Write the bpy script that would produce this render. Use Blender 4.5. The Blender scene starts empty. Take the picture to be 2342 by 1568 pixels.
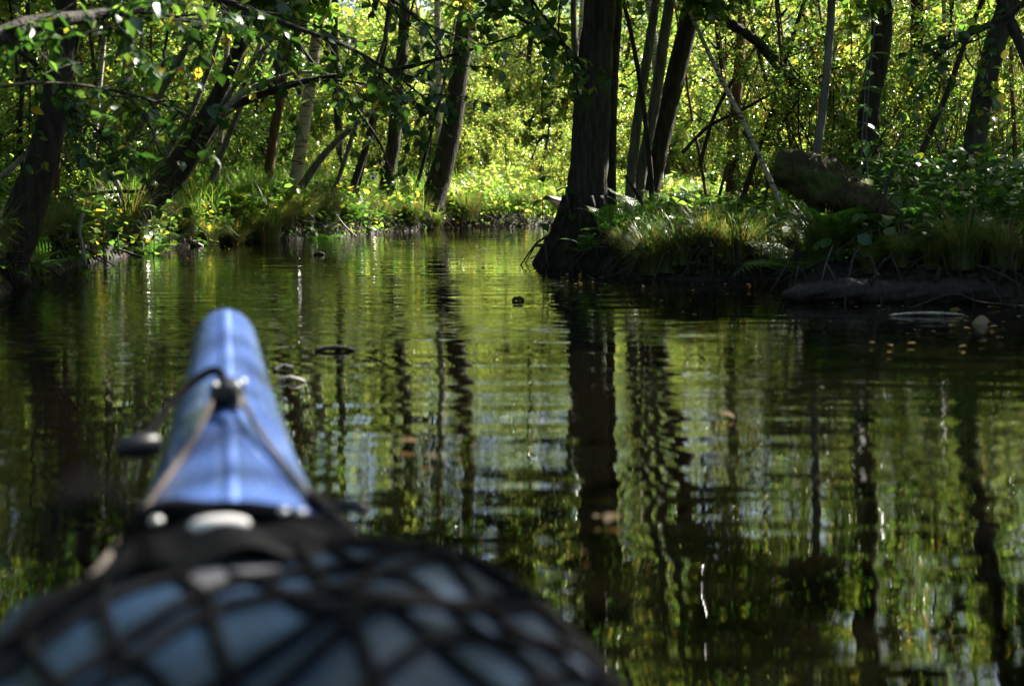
import bpy, math, random
import numpy as np
from mathutils import Vector, Matrix, noise as mnoise

# ------------------------------------------------------------------ camera, sky, sun, exposure
S = bpy.context.scene
COL = S.collection
FPX, CXP, CYP = 3000.0, 1171.0, 784.0          # photograph measured on a 2342 px wide copy
CAM_H = 0.60
PITCH = math.atan(367.0 / FPX)
cam = bpy.data.cameras.new('camera'); camo = bpy.data.objects.new('camera', cam); COL.objects.link(camo)
camo.location = (0, 0, CAM_H); camo.rotation_euler = (math.pi / 2 - PITCH, 0, 0)
cam.sensor_width = 36; cam.lens = 36 * FPX / 2342.0
cam.clip_start = 0.02; cam.clip_end = 2000
cam.dof.use_dof = True; cam.dof.focus_distance = 10.0; cam.dof.aperture_fstop = 2.5
S.camera = camo

SUN_AZ, SUN_EL = math.radians(52), math.radians(43)   # azimuth from +Y towards +X
w = bpy.data.worlds.new('World'); S.world = w; w.use_nodes = True
nt = w.node_tree; nt.nodes.clear()
sky = nt.nodes.new('ShaderNodeTexSky'); sky.sky_type = 'NISHITA'; sky.sun_disc = False
sky.sun_elevation = SUN_EL; sky.sun_rotation = SUN_AZ; sky.dust_density = 2.0
bg = nt.nodes.new('ShaderNodeBackground'); bg.inputs['Strength'].default_value = 0.05
wo = nt.nodes.new('ShaderNodeOutputWorld')
nt.links.new(sky.outputs[0], bg.inputs[0]); nt.links.new(bg.outputs[0], wo.inputs[0])

sun = bpy.data.lights.new('sun', 'SUN'); suno = bpy.data.objects.new('sun', sun); COL.objects.link(suno)
sun.energy = 5.0; sun.angle = math.radians(0.53); sun.color = (1.0, 0.94, 0.84)
sdir = Vector((math.sin(SUN_AZ) * math.cos(SUN_EL), math.cos(SUN_AZ) * math.cos(SUN_EL), math.sin(SUN_EL)))
suno.rotation_euler = sdir.to_track_quat('Z', 'Y').to_euler(); suno.location = sdir * 40

S.view_settings.view_transform = 'Standard'; S.view_settings.look = 'None'
S.view_settings.gamma = 1.0; S.view_settings.use_curve_mapping = False
S.view_settings.exposure = 2.3
S.render.engine = 'CYCLES'
cy = S.cycles
cy.max_bounces = 7; cy.diffuse_bounces = 2; cy.glossy_bounces = 3; cy.transmission_bounces = 3
cy.caustics_reflective = False; cy.caustics_refractive = False
cy.sample_clamp_indirect = 6.0
cy.use_adaptive_sampling = True; cy.adaptive_threshold = 0.012; cy.sample_clamp_direct = 14.0
cy.use_denoising = True
try:
    cy.denoiser = 'OPENIMAGEDENOISE'; cy.denoising_input_passes = 'RGB_ALBEDO_NORMAL'
except Exception:
    pass

# ------------------------------------------------------------------ pixel to place
_cp, _sp = math.cos(PITCH), math.sin(PITCH)
def ray(px, py):
    u = (px - CXP) / FPX; v = -(py - CYP) / FPX
    return np.array([u, _cp + v * _sp, -_sp + v * _cp])
def at(px, py, Y):
    d = ray(px, py); t = Y / d[1]
    return np.array([0, 0, CAM_H]) + d * t
def onz(px, py, z=0.0):
    d = ray(px, py); t = (z - CAM_H) / d[2]
    return np.array([0, 0, CAM_H]) + d * t

# ------------------------------------------------------------------ materials
def mat(name):
    m = bpy.data.materials.new(name); m.use_nodes = True
    t = m.node_tree; t.nodes.clear()
    out = t.nodes.new('ShaderNodeOutputMaterial')
    return m, t, out
def N(t, typ, **kw):
    n = t.nodes.new(typ)
    for k, v in kw.items(): setattr(n, k, v)
    return n
def ramp(t, stops):
    r = t.nodes.new('ShaderNodeValToRGB'); e = r.color_ramp.elements
    e[0].position, e[0].color = stops[0][0], (*stops[0][1], 1)
    e[1].position, e[1].color = stops[-1][0], (*stops[-1][1], 1)
    for p, c in stops[1:-1]:
        k = e.new(p); k.color = (*c, 1)
    return r

def leaf_mat(name, stops, trans=0.52, rough=0.20, spec=1.0, gain=3.1):
    m, t, out = mat(name)
    geo = N(t, 'ShaderNodeNewGeometry'); oi = N(t, 'ShaderNodeObjectInfo')
    add = N(t, 'ShaderNodeMath', operation='ADD'); fr = N(t, 'ShaderNodeMath', operation='FRACT')
    t.links.new(geo.outputs['Random Per Island'], add.inputs[0]); t.links.new(oi.outputs['Random'], add.inputs[1])
    t.links.new(add.outputs[0], fr.inputs[0])
    r = ramp(t, stops); t.links.new(fr.outputs[0], r.inputs[0])
    # blotches on the blade
    nz = N(t, 'ShaderNodeTexNoise'); nz.inputs['Scale'].default_value = 40
    tc = N(t, 'ShaderNodeTexCoord'); t.links.new(tc.outputs['Object'], nz.inputs['Vector'])
    mr = N(t, 'ShaderNodeMapRange'); mr.inputs['To Min'].default_value = 0.7; mr.inputs['To Max'].default_value = 1.25
    t.links.new(nz.outputs[0], mr.inputs[0])
    mul = N(t, 'ShaderNodeMixRGB', blend_type='MULTIPLY'); mul.inputs[0].default_value = 1
    t.links.new(r.outputs[0], mul.inputs[1]); t.links.new(mr.outputs[0], mul.inputs[2])
    p = N(t, 'ShaderNodeBsdfPrincipled')
    p.inputs['Roughness'].default_value = rough; p.inputs['Specular IOR Level'].default_value = spec
    t.links.new(mul.outputs[0], p.inputs['Base Color'])
    g = N(t, 'ShaderNodeMixRGB', blend_type='MULTIPLY'); g.inputs[0].default_value = 1
    g.inputs[2].default_value = (gain * 1.04, gain, gain * 0.66, 1)
    t.links.new(mul.outputs[0], g.inputs[1])
    tr = N(t, 'ShaderNodeBsdfTranslucent'); t.links.new(g.outputs[0], tr.inputs[0])
    mx = N(t, 'ShaderNodeMixShader'); mx.inputs[0].default_value = trans
    t.links.new(p.outputs[0], mx.inputs[1]); t.links.new(tr.outputs[0], mx.inputs[2])
    t.links.new(mx.outputs[0], out.inputs[0])
    return m
G0, G1, G2 = (0.028, 0.070, 0.013), (0.055, 0.115, 0.020), (0.092, 0.150, 0.028)
Y0, Y1, B0 = (0.150, 0.170, 0.018), (0.300, 0.220, 0.025), (0.200, 0.080, 0.020)
M = {}
M['leaf_green'] = leaf_mat('leaf_green', [(0, G0), (0.45, G1), (0.8, G2), (0.92, Y0), (1, Y1)])
M['leaf_autumn'] = leaf_mat('leaf_autumn', [(0, G1), (0.38, (0.10, 0.17, 0.034)), (0.75, (0.19, 0.22, 0.055)), (0.95, (0.31, 0.27, 0.08)), (1, B0)], gain=3.4)
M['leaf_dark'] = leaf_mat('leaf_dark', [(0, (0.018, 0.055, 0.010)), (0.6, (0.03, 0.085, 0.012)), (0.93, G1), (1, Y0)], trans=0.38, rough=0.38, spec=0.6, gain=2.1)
M['leaf_blue'] = leaf_mat('leaf_blue', [(0, (0.035, 0.085, 0.030)), (0.8, (0.06, 0.12, 0.035)), (1, (0.10, 0.15, 0.03))], trans=0.4, rough=0.30, spec=0.6)
M['grass'] = leaf_mat('grass', [(0, (0.04, 0.11, 0.012)), (0.6, (0.075, 0.17, 0.02)), (0.85, (0.14, 0.18, 0.03)), (1, (0.25, 0.19, 0.07))], trans=0.45, rough=0.35)
M['sedge'] = leaf_mat('sedge', [(0, (0.03, 0.07, 0.012)), (0.5, (0.055, 0.11, 0.02)), (0.75, (0.12, 0.10, 0.03)), (1, (0.17, 0.10, 0.04))], trans=0.35, rough=0.4)
M['fern'] = leaf_mat('fern', [(0, (0.03, 0.095, 0.012)), (0.85, (0.055, 0.14, 0.018)), (1, (0.14, 0.15, 0.02))], trans=0.45, rough=0.4)
M['reed'] = leaf_mat('reed', [(0, (0.07, 0.042, 0.022)), (0.45, (0.10, 0.055, 0.026)), (0.7, (0.055, 0.035, 0.02)), (1, (0.06, 0.10, 0.018))], trans=0.2, rough=0.5)
M['dead_leaf'] = leaf_mat('dead_leaf', [(0, (0.06, 0.04, 0.022)), (0.4, (0.10, 0.06, 0.028)), (0.7, (0.14, 0.11, 0.05)), (1, (0.045, 0.03, 0.02))], trans=0.25, rough=0.3)

def bark_mat(name, c1, c2, moss=0.0, scale=1.0, rough=0.85, birch=False):
    m, t, out = mat(name)
    tc = N(t, 'ShaderNodeTexCoord'); mp = N(t, 'ShaderNodeMapping')
    mp.inputs['Scale'].default_value = (38 * scale, 38 * scale, 7 * scale) if not birch else (6, 6, 45)
    t.links.new(tc.outputs['Object'], mp.inputs[0])
    nz = N(t, 'ShaderNodeTexNoise'); nz.inputs['Scale'].default_value = 1.0; nz.inputs['Detail'].default_value = 5
    t.links.new(mp.outputs[0], nz.inputs['Vector'])
    if birch: r = ramp(t, [(0.0, c1), (0.40, c1), (0.46, c2), (1, c2)])
    else: r = ramp(t, [(0.30, c1), (0.68, c2)])
    t.links.new(nz.outputs[0], r.inputs[0]); colour = r.outputs[0]
    n2 = N(t, 'ShaderNodeTexNoise'); n2.inputs['Scale'].default_value = 5.0; n2.inputs['Detail'].default_value = 4
    t.links.new(tc.outputs['Object'], n2.inputs['Vector'])
    if moss > 0:
        rr = N(t, 'ShaderNodeMapRange'); rr.inputs['From Min'].default_value = 0.62 - 0.3 * moss; rr.inputs['From Max'].default_value = 0.72 - 0.25 * moss
        t.links.new(n2.outputs[0], rr.inputs[0])
        mx = N(t, 'ShaderNodeMixRGB'); mx.inputs[2].default_value = (0.045, 0.065, 0.012, 1)
        t.links.new(rr.outputs[0], mx.inputs[0]); t.links.new(colour, mx.inputs[1]); colour = mx.outputs[0]
    p = N(t, 'ShaderNodeBsdfPrincipled'); p.inputs['Roughness'].default_value = rough
    p.inputs['Specular IOR Level'].default_value = 0.3
    t.links.new(colour, p.inputs['Base Color'])
    b = N(t, 'ShaderNodeBump'); b.inputs['Strength'].default_value = 1.0 if not birch else 0.3; b.inputs['Distance'].default_value = 0.022
    t.links.new(nz.outputs[0], b.inputs['Height']); t.links.new(b.outputs[0], p.inputs['Normal'])
    t.links.new(p.outputs[0], out.inputs[0])
    return m
M['bark'] = bark_mat('bark', (0.010, 0.008, 0.007), (0.048, 0.040, 0.032))
M['bark_moss'] = bark_mat('bark_moss', (0.012, 0.010, 0.008), (0.055, 0.048, 0.038), moss=0.25)
M['bark_grey'] = bark_mat('bark_grey', (0.05, 0.045, 0.04), (0.15, 0.14, 0.12), scale=0.7, rough=0.6)
M['bark_red'] = bark_mat('bark_red', (0.045, 0.022, 0.014), (0.16, 0.085, 0.05), moss=0.1)
M['bark_birch'] = bark_mat('bark_birch', (0.05, 0.04, 0.03), (0.36, 0.31, 0.25), birch=True, rough=0.6)
M['dead_wood'] = bark_mat('dead_wood', (0.16, 0.14, 0.12), (0.42, 0.38, 0.34), scale=0.8, rough=0.55)
M['moss'] = bark_mat('moss', (0.010, 0.007, 0.003), (0.055, 0.040, 0.014), moss=0.45, scale=1.6)
M['wet_wood'] = bark_mat('wet_wood', (0.007, 0.006, 0.005), (0.032, 0.027, 0.022), rough=0.7)
M['root_earth'] = bark_mat('root_earth', (0.010, 0.008, 0.006), (0.035, 0.027, 0.018), moss=0.2)

def simple(name, col, rough=0.5, spec=0.5, bump=0, bscale=60, coat=0.0, vary=0.25, metal=0):
    m, t, out = mat(name)
    tc = N(t, 'ShaderNodeTexCoord')
    nz = N(t, 'ShaderNodeTexNoise'); nz.inputs['Scale'].default_value = bscale; nz.inputs['Detail'].default_value = 4
    t.links.new(tc.outputs['Object'], nz.inputs['Vector'])
    a = tuple(c * (1 - vary) for c in col); b_ = tuple(min(1, c * (1 + vary)) for c in col)
    r = ramp(t, [(0.3, a), (0.7, b_)]); t.links.new(nz.outputs[0], r.inputs[0])
    p = N(t, 'ShaderNodeBsdfPrincipled'); p.inputs['Roughness'].default_value = rough
    p.inputs['Specular IOR Level'].default_value = spec; p.inputs['Coat Weight'].default_value = coat
    p.inputs['Metallic'].default_value = metal
    t.links.new(r.outputs[0], p.inputs['Base Color'])
    if bump:
        b = N(t, 'ShaderNodeBump'); b.inputs['Strength'].default_value = bump; b.inputs['Distance'].default_value = 0.003
        t.links.new(nz.outputs[0], b.inputs['Height']); t.links.new(b.outputs[0], p.inputs['Normal'])
    t.links.new(p.outputs[0], out.inputs[0])
    return m
M['kayak_blue'] = simple('kayak_blue', (0.055, 0.100, 0.28), 0.26, 0.5, 0.05, 9, coat=0.8, vary=0.22)
M['kayak_seam'] = simple('kayak_seam', (0.075, 0.13, 0.33), 0.6, 0.2, 0, 30, vary=0.1)
M['kayak_groove'] = simple('kayak_groove', (0.025, 0.055, 0.17), 0.4, 0.4, 0, 30, vary=0.1)
M['kayak_grey'] = simple('kayak_grey', (0.075, 0.075, 0.085), 0.45, 0.5, 0.1, 30, vary=0.15)
M['black_plastic'] = simple('black_plastic', (0.006, 0.006, 0.007), 0.38, 0.4, 0.05, 80)
M['steel'] = simple('steel', (0.45, 0.45, 0.45), 0.5, 0.5, 0, 50, metal=1.0)
M['rope'] = simple('rope', (0.085, 0.07, 0.058), 0.8, 0.3, 0.8, 220)
M['black_cord'] = simple('black_cord', (0.003, 0.003, 0.004), 0.85, 0.06, 0.6, 200)
M['webbing'] = simple('webbing', (0.003, 0.003, 0.004), 0.85, 0.08, 0.5, 150)
M['white_plastic'] = simple('white_plastic', (0.75, 0.72, 0.70), 0.35, 0.5, 0, 40, vary=0.05)
M['bag_blue'] = simple('bag_blue', (0.006, 0.019, 0.045), 0.42, 0.35, 0.5, 14, vary=0.35)
M['boat_white'] = simple('boat_white', (0.75, 0.73, 0.70), 0.3, 0.5, 0, 10, vary=0.05)
M['boat_orange'] = simple('boat_orange', (0.55, 0.09, 0.03), 0.3, 0.5, 0, 10, vary=0.05)

def ground_mat():
    m, t, out = mat('forest_floor')
    tc = N(t, 'ShaderNodeTexCoord')
    n1 = N(t, 'ShaderNodeTexNoise'); n1.inputs['Scale'].default_value = 2.2; n1.inputs['Detail'].default_value = 8
    n2 = N(t, 'ShaderNodeTexVoronoi'); n2.inputs['Scale'].default_value = 26
    t.links.new(tc.outputs['Object'], n1.inputs['Vector']); t.links.new(tc.outputs['Object'], n2.inputs['Vector'])
    r = ramp(t, [(0.3, (0.010, 0.007, 0.005)), (0.5, (0.024, 0.017, 0.010)), (0.7, (0.020, 0.022, 0.008))])
    t.links.new(n1.outputs[0], r.inputs[0])
    mx = N(t, 'ShaderNodeMixRGB', blend_type='MULTIPLY'); mx.inputs[0].default_value = 0.55
    t.links.new(r.outputs[0], mx.inputs[1]); t.links.new(n2.outputs['Color'], mx.inputs[2])
    p = N(t, 'ShaderNodeBsdfPrincipled'); p.inputs['Roughness'].default_value = 0.85
    t.links.new(mx.outputs[0], p.inputs['Base Color'])
    b = N(t, 'ShaderNodeBump'); b.inputs['Strength'].default_value = 0.8; b.inputs['Distance'].default_value = 0.03
    t.links.new(n2.outputs['Distance'], b.inputs['Height']); t.links.new(b.outputs[0], p.inputs['Normal'])
    t.links.new(p.outputs[0], out.inputs[0]); return m
M['ground'] = ground_mat()

def water_mat():
    m, t, out = mat('river_water')
    tc = N(t, 'ShaderNodeTexCoord')
    def nz(sx, sy, rot, det=2.0, dist=0.0, rough=0.5):
        mp = N(t, 'ShaderNodeMapping'); mp.inputs['Scale'].default_value = (sx, sy, 1); mp.inputs['Rotation'].default_value = (0, 0, rot)
        t.links.new(tc.outputs['Object'], mp.inputs[0])
        n = N(t, 'ShaderNodeTexNoise'); n.inputs['Scale'].default_value = 1; n.inputs['Detail'].default_value = det
        n.inputs['Distortion'].default_value = dist; n.inputs['Roughness'].default_value = rough
        t.links.new(mp.outputs[0], n.inputs['Vector']); return n
    a = nz(1.3, 6.0, 0.05, 0.6, 0.5)
    b = nz(4.0, 20.0, -0.08, 1.0, 0.2)
    c = nz(14.0, 30.0, 0.2, 1.0)
    k = nz(0.35, 0.5, 0.2, 1.0)                  # where the breeze roughens the water
    kr = N(t, 'ShaderNodeMapRange'); kr.inputs['From Min'].default_value = 0.38; kr.inputs['From Max'].default_value = 0.62
    kr.inputs['To Min'].default_value = 0.08; kr.inputs['To Max'].default_value = 1.25
    t.links.new(k.outputs[0], kr.inputs[0])
    sx = N(t, 'ShaderNodeSeparateXYZ'); t.links.new(tc.outputs['Object'], sx.inputs[0])
    yr = N(t, 'ShaderNodeMapRange'); yr.inputs['From Min'].default_value = 1.8; yr.inputs['From Max'].default_value = 5.0; yr.inputs['To Min'].default_value = 0.15; yr.inputs['To Max'].default_value = 1.0
    t.links.new(sx.outputs['Y'], yr.inputs[0]); ky = N(t, 'ShaderNodeMath', operation='MULTIPLY'); t.links.new(kr.outputs[0], ky.inputs[0]); t.links.new(yr.outputs[0], ky.inputs[1])
    def madd(x, s, y):
        q = N(t, 'ShaderNodeMath', operation='MULTIPLY_ADD'); t.links.new(x, q.inputs[0]); q.inputs[1].default_value = s
        if y is None: q.inputs[2].default_value = 0
        else: t.links.new(y, q.inputs[2])
        return q.outputs[0]
    mb = N(t, 'ShaderNodeMath', operation='MULTIPLY'); t.links.new(b.outputs[0], mb.inputs[0]); t.links.new(ky.outputs[0], mb.inputs[1])
    h = madd(a.outputs[0], 0.75, None); h = madd(mb.outputs[0], 0.50, h); mc = N(t, 'ShaderNodeMath', operation='MULTIPLY'); t.links.new(c.outputs[0], mc.inputs[0]); t.links.new(ky.outputs[0], mc.inputs[1]); h = madd(mc.outputs[0], 0.20, h)
    bp = N(t, 'ShaderNodeBump'); bp.inputs['Strength'].default_value = 1.0; bp.inputs['Distance'].default_value = 0.0065
    t.links.new(h, bp.inputs['Height'])
    p = N(t, 'ShaderNodeBsdfPrincipled'); p.inputs['Base Color'].default_value = (0.0016, 0.0013, 0.0007, 1)
    p.inputs['Roughness'].default_value = 0.015; p.inputs['IOR'].default_value = 1.45; p.inputs['Specular IOR Level'].default_value = 1.0
    t.links.new(bp.outputs[0], p.inputs['Normal'])
    t.links.new(p.outputs[0], out.inputs[0]); return m
M['water'] = water_mat()

# ------------------------------------------------------------------ mesh helpers
class MB:
    def __init__(s): s.v, s.f, s.m, s.n = [], [], [], 0
    def add(s, verts, faces, mi=0):
        verts = np.asarray(verts, float).reshape(-1, 3)
        for fa in (faces if isinstance(faces, list) else [faces]):
            fa = np.asarray(fa, int)
            s.f.append(fa + s.n); s.m.append(np.full(len(fa), mi))
        s.v.append(verts); s.n += len(verts); return s
    def mesh(s, name, mats, origin=(0, 0, 0), smooth=True):
        v = np.concatenate(s.v) - np.asarray(origin, float)
        me = bpy.data.meshes.new(name)
        me.vertices.add(len(v)); me.vertices.foreach_set('co', v.astype(np.float32).ravel())
        loops = np.concatenate([f.ravel() for f in s.f]).astype(np.int32)
        sizes = np.concatenate([np.full(len(f), f.shape[1]) for f in s.f]).astype(np.int32)
        starts = np.concatenate([[0], np.cumsum(sizes)[:-1]]).astype(np.int32)
        me.loops.add(len(loops)); me.loops.foreach_set('vertex_index', loops)
        me.polygons.add(len(sizes)); me.polygons.foreach_set('loop_start', starts); me.polygons.foreach_set('loop_total', sizes)
        me.polygons.foreach_set('material_index', np.concatenate(s.m).astype(np.int32))
        me.polygons.foreach_set('use_smooth', np.full(len(sizes), bool(smooth)))
        for k in (mats if isinstance(mats, (list, tuple)) else [mats]): me.materials.append(M[k])
        me.update(calc_edges=True); me.validate()
        return me

def link(o, parent=None):
    COL.objects.link(o)
    if parent is not None: o.parent = parent
    return o
def obj(name, mb, mats, parent=None, origin=None, smooth=True, loc=None):
    if origin is None: origin = tuple(parent.location) if parent is not None and parent.parent is None else (0, 0, 0)
    me = mb.mesh(name, mats, origin, smooth)
    o = bpy.data.objects.new(name, me); link(o, parent)
    if loc is not None: o.location = loc
    elif parent is None: o.location = origin
    return o
def inst(name, me, parent=None, loc=(0, 0, 0), rot=(0, 0, 0), sc=(1, 1, 1)):
    o = bpy.data.objects.new(name, me); link(o, parent)
    o.location = loc; o.rotation_euler = rot; o.scale = sc if hasattr(sc, '__len__') else (sc, sc, sc)
    return o
def tag(o, label, cat, group=None):
    o['label'] = label; o['category'] = cat
    if group: o['group'] = group
    return o
def thing(name, label, cat, loc=(0, 0, 0), rz=0, group=None, sc=1.0):
    o = bpy.data.objects.new(name, None); link(o); o.empty_display_size = 0.1
    o.location = tuple(loc); o.rotation_euler = (0, 0, rz); o.scale = (sc, sc, sc)
    return tag(o, label, cat, group)
def stuff(o, label, cat):
    o['kind'] = 'stuff'; return tag(o, label, cat)
def structure(o):
    o['kind'] = 'structure'; return o

def unit(a): 
    a = np.asarray(a, float); return a / (np.linalg.norm(a, axis=-1, keepdims=True) + 1e-9)
def spline(pts, n):
    p = np.asarray(pts, float)
    if len(p) == 2:
        t = np.linspace(0, 1, n)[:, None]; return p[0] * (1 - t) + p[1] * t
    q = np.vstack([2 * p[0] - p[1], p, 2 * p[-1] - p[-2]])
    seg = np.linalg.norm(np.diff(p, axis=0), axis=1); cum = np.concatenate([[0], np.cumsum(seg)])
    out = []
    for s in np.linspace(0, cum[-1], n):
        i = min(len(seg) - 1, max(0, int(np.searchsorted(cum, s, 'right') - 1)))
        t = (s - cum[i]) / max(seg[i], 1e-9)
        a, b, c, d = q[i], q[i + 1], q[i + 2], q[i + 3]
        out.append(0.5 * (2 * b + (c - a) * t + (2 * a - 5 * b + 4 * c - d) * t * t + (3 * b - a - 3 * c + d) * t ** 3))
    return np.array(out)
def tube(mb, path, rad, sides=8, mi=0, cap=True, rough=0.0, rng=None, lobes=None):
    path = np.asarray(path, float); n = len(path)
    rad = np.broadcast_to(np.asarray(rad, float), (n,))
    tan = unit(np.gradient(path, axis=0))
    ref = np.array([1.0, 0, 0]) if abs(tan[0][0]) < 0.8 else np.array([0, 1.0, 0])
    A = []; a = ref - tan[0] * ref.dot(tan[0]); a /= np.linalg.norm(a)
    for i in range(n):
        a = a - tan[i] * a.dot(tan[i]); a /= (np.linalg.norm(a) + 1e-9); A.append(a)
    A = np.array(A); B = np.cross(tan, A)
    th = np.linspace(0, 2 * math.pi, sides, endpoint=False)
    R = np.repeat(rad[:, None], sides, 1)
    if lobes is not None: R = R * lobes(np.linspace(0, 1, n)[:, None], th[None, :])
    if rough and rng is not None: R = R * (1 + rough * rng.standard_normal(R.shape))
    v = path[:, None, :] + R[..., None] * (np.cos(th)[None, :, None] * A[:, None, :] + np.sin(th)[None, :, None] * B[:, None, :])
    i = np.arange(n - 1)[:, None] * sides; j = np.arange(sides)[None, :]; jn = (j + 1) % sides
    f = np.stack([i + j, i + jn, i + sides + jn, i + sides + j], -1).reshape(-1, 4)
    vv = v.reshape(-1, 3)
    faces = [f]
    if cap:
        vv = np.vstack([vv, path[0], path[-1]]); c0 = n * sides; k = np.arange(sides)
        faces.append(np.stack([np.full(sides, c0), (k + 1) % sides, k], -1))
        faces.append(np.stack([np.full(sides, c0 + 1), (n - 1) * sides + k, (n - 1) * sides + (k + 1) % sides], -1))
    mb.add(vv, faces, mi)

LEAF6 = (np.array([[0, 0, 0], [.28, .36, .07], [.66, .42, .06], [1, 0, -.06], [.66, -.42, .06], [.28, -.36, .07]]), np.array([[0, 1, 2, 3], [0, 3, 4, 5]]))
LEAFR = (np.array([[0, 0, 0], [.25, .5, .08], [.7, .52, .05], [.98, 0, -.10], [.7, -.52, .05], [.25, -.5, .08]]), np.array([[0, 1, 2, 3], [0, 3, 4, 5]]))
LEAFL = (np.array([[0, 0, 0], [.22, .22, .03], [.6, .24, -.02], [1, 0, -.16], [.6, -.24, -.02], [.22, -.22, .03]]), np.array([[0, 1, 2, 3], [0, 3, 4, 5]]))
def leaves(mb, pos, d, nrm, size, tpl=LEAF6, mi=0):
    pos = np.asarray(pos, float); n = len(pos)
    if n == 0: return
    d = unit(d); nrm = nrm - d * (nrm * d).sum(1, keepdims=True); nrm = unit(nrm); s = np.cross(nrm, d)
    tv, tf = tpl; size = np.broadcast_to(size, (n,))
    v = pos[:, None, :] + size[:, None, None] * (tv[None, :, 0, None] * d[:, None] + tv[None, :, 1, None] * s[:, None] + tv[None, :, 2, None] * nrm[:, None])
    f = (tf[None] + (np.arange(n) * len(tv))[:, None, None]).reshape(-1, tf.shape[1])
    mb.add(v.reshape(-1, 3), f, mi)
def blades(mb, base, d, length, width, bend, mi=0, seg=4):
    """grass blades: ribbons that rise along +z, lean along d and droop."""
    n = len(base); d = unit(np.c_[d, np.zeros(n)]) if d.shape[1] == 2 else unit(d)
    side = np.c_[-d[:, 1], d[:, 0], np.zeros(n)]
    t = np.linspace(0, 1, seg + 1)
    ang = (0.12 + bend[:, None] * t[None, :] ** 1.2)
    dl = length[:, None] / seg
    hx = np.concatenate([np.zeros((n, 1)), np.cumsum(np.sin(ang[:, :-1]) * dl, 1)], 1)
    hz = np.concatenate([np.zeros((n, 1)), np.cumsum(np.cos(ang[:, :-1]) * dl, 1)], 1)
    c = base[:, None, :] + hx[..., None] * d[:, None, :]; c[..., 2] += hz
    wd = width[:, None] * (1 - t[None, :] ** 2 * 0.95)
    L = c - side[:, None, :] * wd[..., None] / 2; Rr = c + side[:, None, :] * wd[..., None] / 2
    v = np.stack([L, Rr], 2).reshape(-1, 3)
    k = np.arange(seg)[None, :] * 2 + (np.arange(n) * (seg + 1) * 2)[:, None]
    f = np.stack([k, k + 1, k + 3, k + 2], -1).reshape(-1, 4)
    mb.add(v, f, mi)

# ------------------------------------------------------------------ river outline, ground, water
RIVER = np.array([(-2.3, -14), (-2.35, 0), (-2.45, 3), (-2.5, 5), (-2.62, 6.6), (-3.05, 8.2), (-3.2, 10.2), (-3.05, 12.2), (-2.75, 13.2), (-2.2, 13.9),
                  (-1.75, 15.0), (-1.55, 16.0), (-0.95, 17.0), (-0.4, 17.6), (0.2, 18.0), (0.7, 18.6), (2.0, 20.2), (5, 22.0), (14, 24),
                  (14, 22.4), (5, 20.2), (2.4, 18.0), (1.3, 15.5), (0.85, 12.5), (0.42, 10.4), (0.30, 9.75), (0.62, 9.25), (0.78, 8.6), (0.80, 8.15), (1.2, 7.98), (1.68, 8.0),
                  (1.62, 7.4), (1.5, 7.0), (1.95, 6.75), (2.6, 6.55), (3.6, 6.2), (4.2, 4.5), (4.2, 0), (4.0, -14)])
def sdf(x, y):
    """distance to the river's edge, positive on land"""
    x = np.asarray(x, float); y = np.asarray(y, float); P = np.stack([x, y], -1)
    d2 = np.full(x.shape, 1e18); ins = np.zeros(x.shape, bool)
    a = RIVER; b = np.roll(RIVER, -1, 0)
    for p, q in zip(a, b):
        e = q - p; w_ = P - p; t = np.clip((w_ @ e) / (e @ e), 0, 1)
        d = w_ - t[..., None] * e; d2 = np.minimum(d2, (d ** 2).sum(-1))
        c = ((p[1] <= y) & (y < q[1])) | ((q[1] <= y) & (y < p[1]))
        if q[1] != p[1]:
            xi = p[0] + (y - p[1]) / (q[1] - p[1]) * (q[0] - p[0]); ins ^= c & (x < xi)
    return np.where(ins, -1, 1) * np.sqrt(d2)
def fbm(x, y):
    return (0.5 * np.sin(1.7 * x + 0.9 * y + 1.3) * np.cos(1.1 * y - 0.6 * x) + 0.3 * np.sin(3.9 * x - 2.3 * y) * np.cos(3.1 * y + 1.7 * x + .5)
            + 0.2 * np.sin(8.3 * x + 5.1 * y) * np.cos(7.7 * y - 4.1 * x))
def gz(x, y):
    d = sdf(x, y) + 0.05 * fbm(np.asarray(x) * 3, np.asarray(y) * 3)
    land = 0.17 * np.clip(d / 0.10, 0, 1) + 0.13 * np.clip((d - 0.1) / 1.4, 0, 1) + 0.055 * fbm(x, y) * np.clip(d, 0, 1) + 0.004
    bed = -0.75 * np.clip(-d / 0.9, 0, 1) - 0.02
    return np.where(d > 0, land, bed)
def gz1(x, y): return float(gz(np.array([x]), np.array([y]))[0])
def axis(lo, hi, fine, far):
    a = np.arange(lo, hi + 1e-6, fine); g = [hi]
    step = fine
    while g[-1] < far: step *= 1.35; g.append(g[-1] + step)
    h = [lo]; step = fine
    while h[-1] > -far: step *= 1.35; h.append(h[-1] - step)
    return np.concatenate([h[1:][::-1], a, g[1:]])
gx, gy = axis(-6, 7, 0.11, 600), axis(-1, 23, 0.11, 600)
GX, GY = np.meshgrid(gx, gy)
GZ = gz(GX, GY)
mb = MB(); ny, nx = GX.shape
ii = (np.arange(ny - 1)[:, None] * nx + np.arange(nx - 1)[None, :]).reshape(-1)
mb.add(np.stack([GX, GY, GZ], -1).reshape(-1, 3), np.stack([ii, ii + 1, ii + nx + 1, ii + nx], -1))
structure(obj('ground', mb, 'ground'))
mb = MB(); wx, wy = np.linspace(-16, 20, 19), np.linspace(-16, 30, 24)
WX, WY = np.meshgrid(wx, wy); ii = (np.arange(23)[:, None] * 19 + np.arange(18)[None, :]).reshape(-1)
mb.add(np.stack([WX, WY, np.zeros_like(WX)], -1).reshape(-1, 3), np.stack([ii, ii + 1, ii + 20, ii + 19], -1))
structure(obj('water', mb, 'water'))

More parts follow.
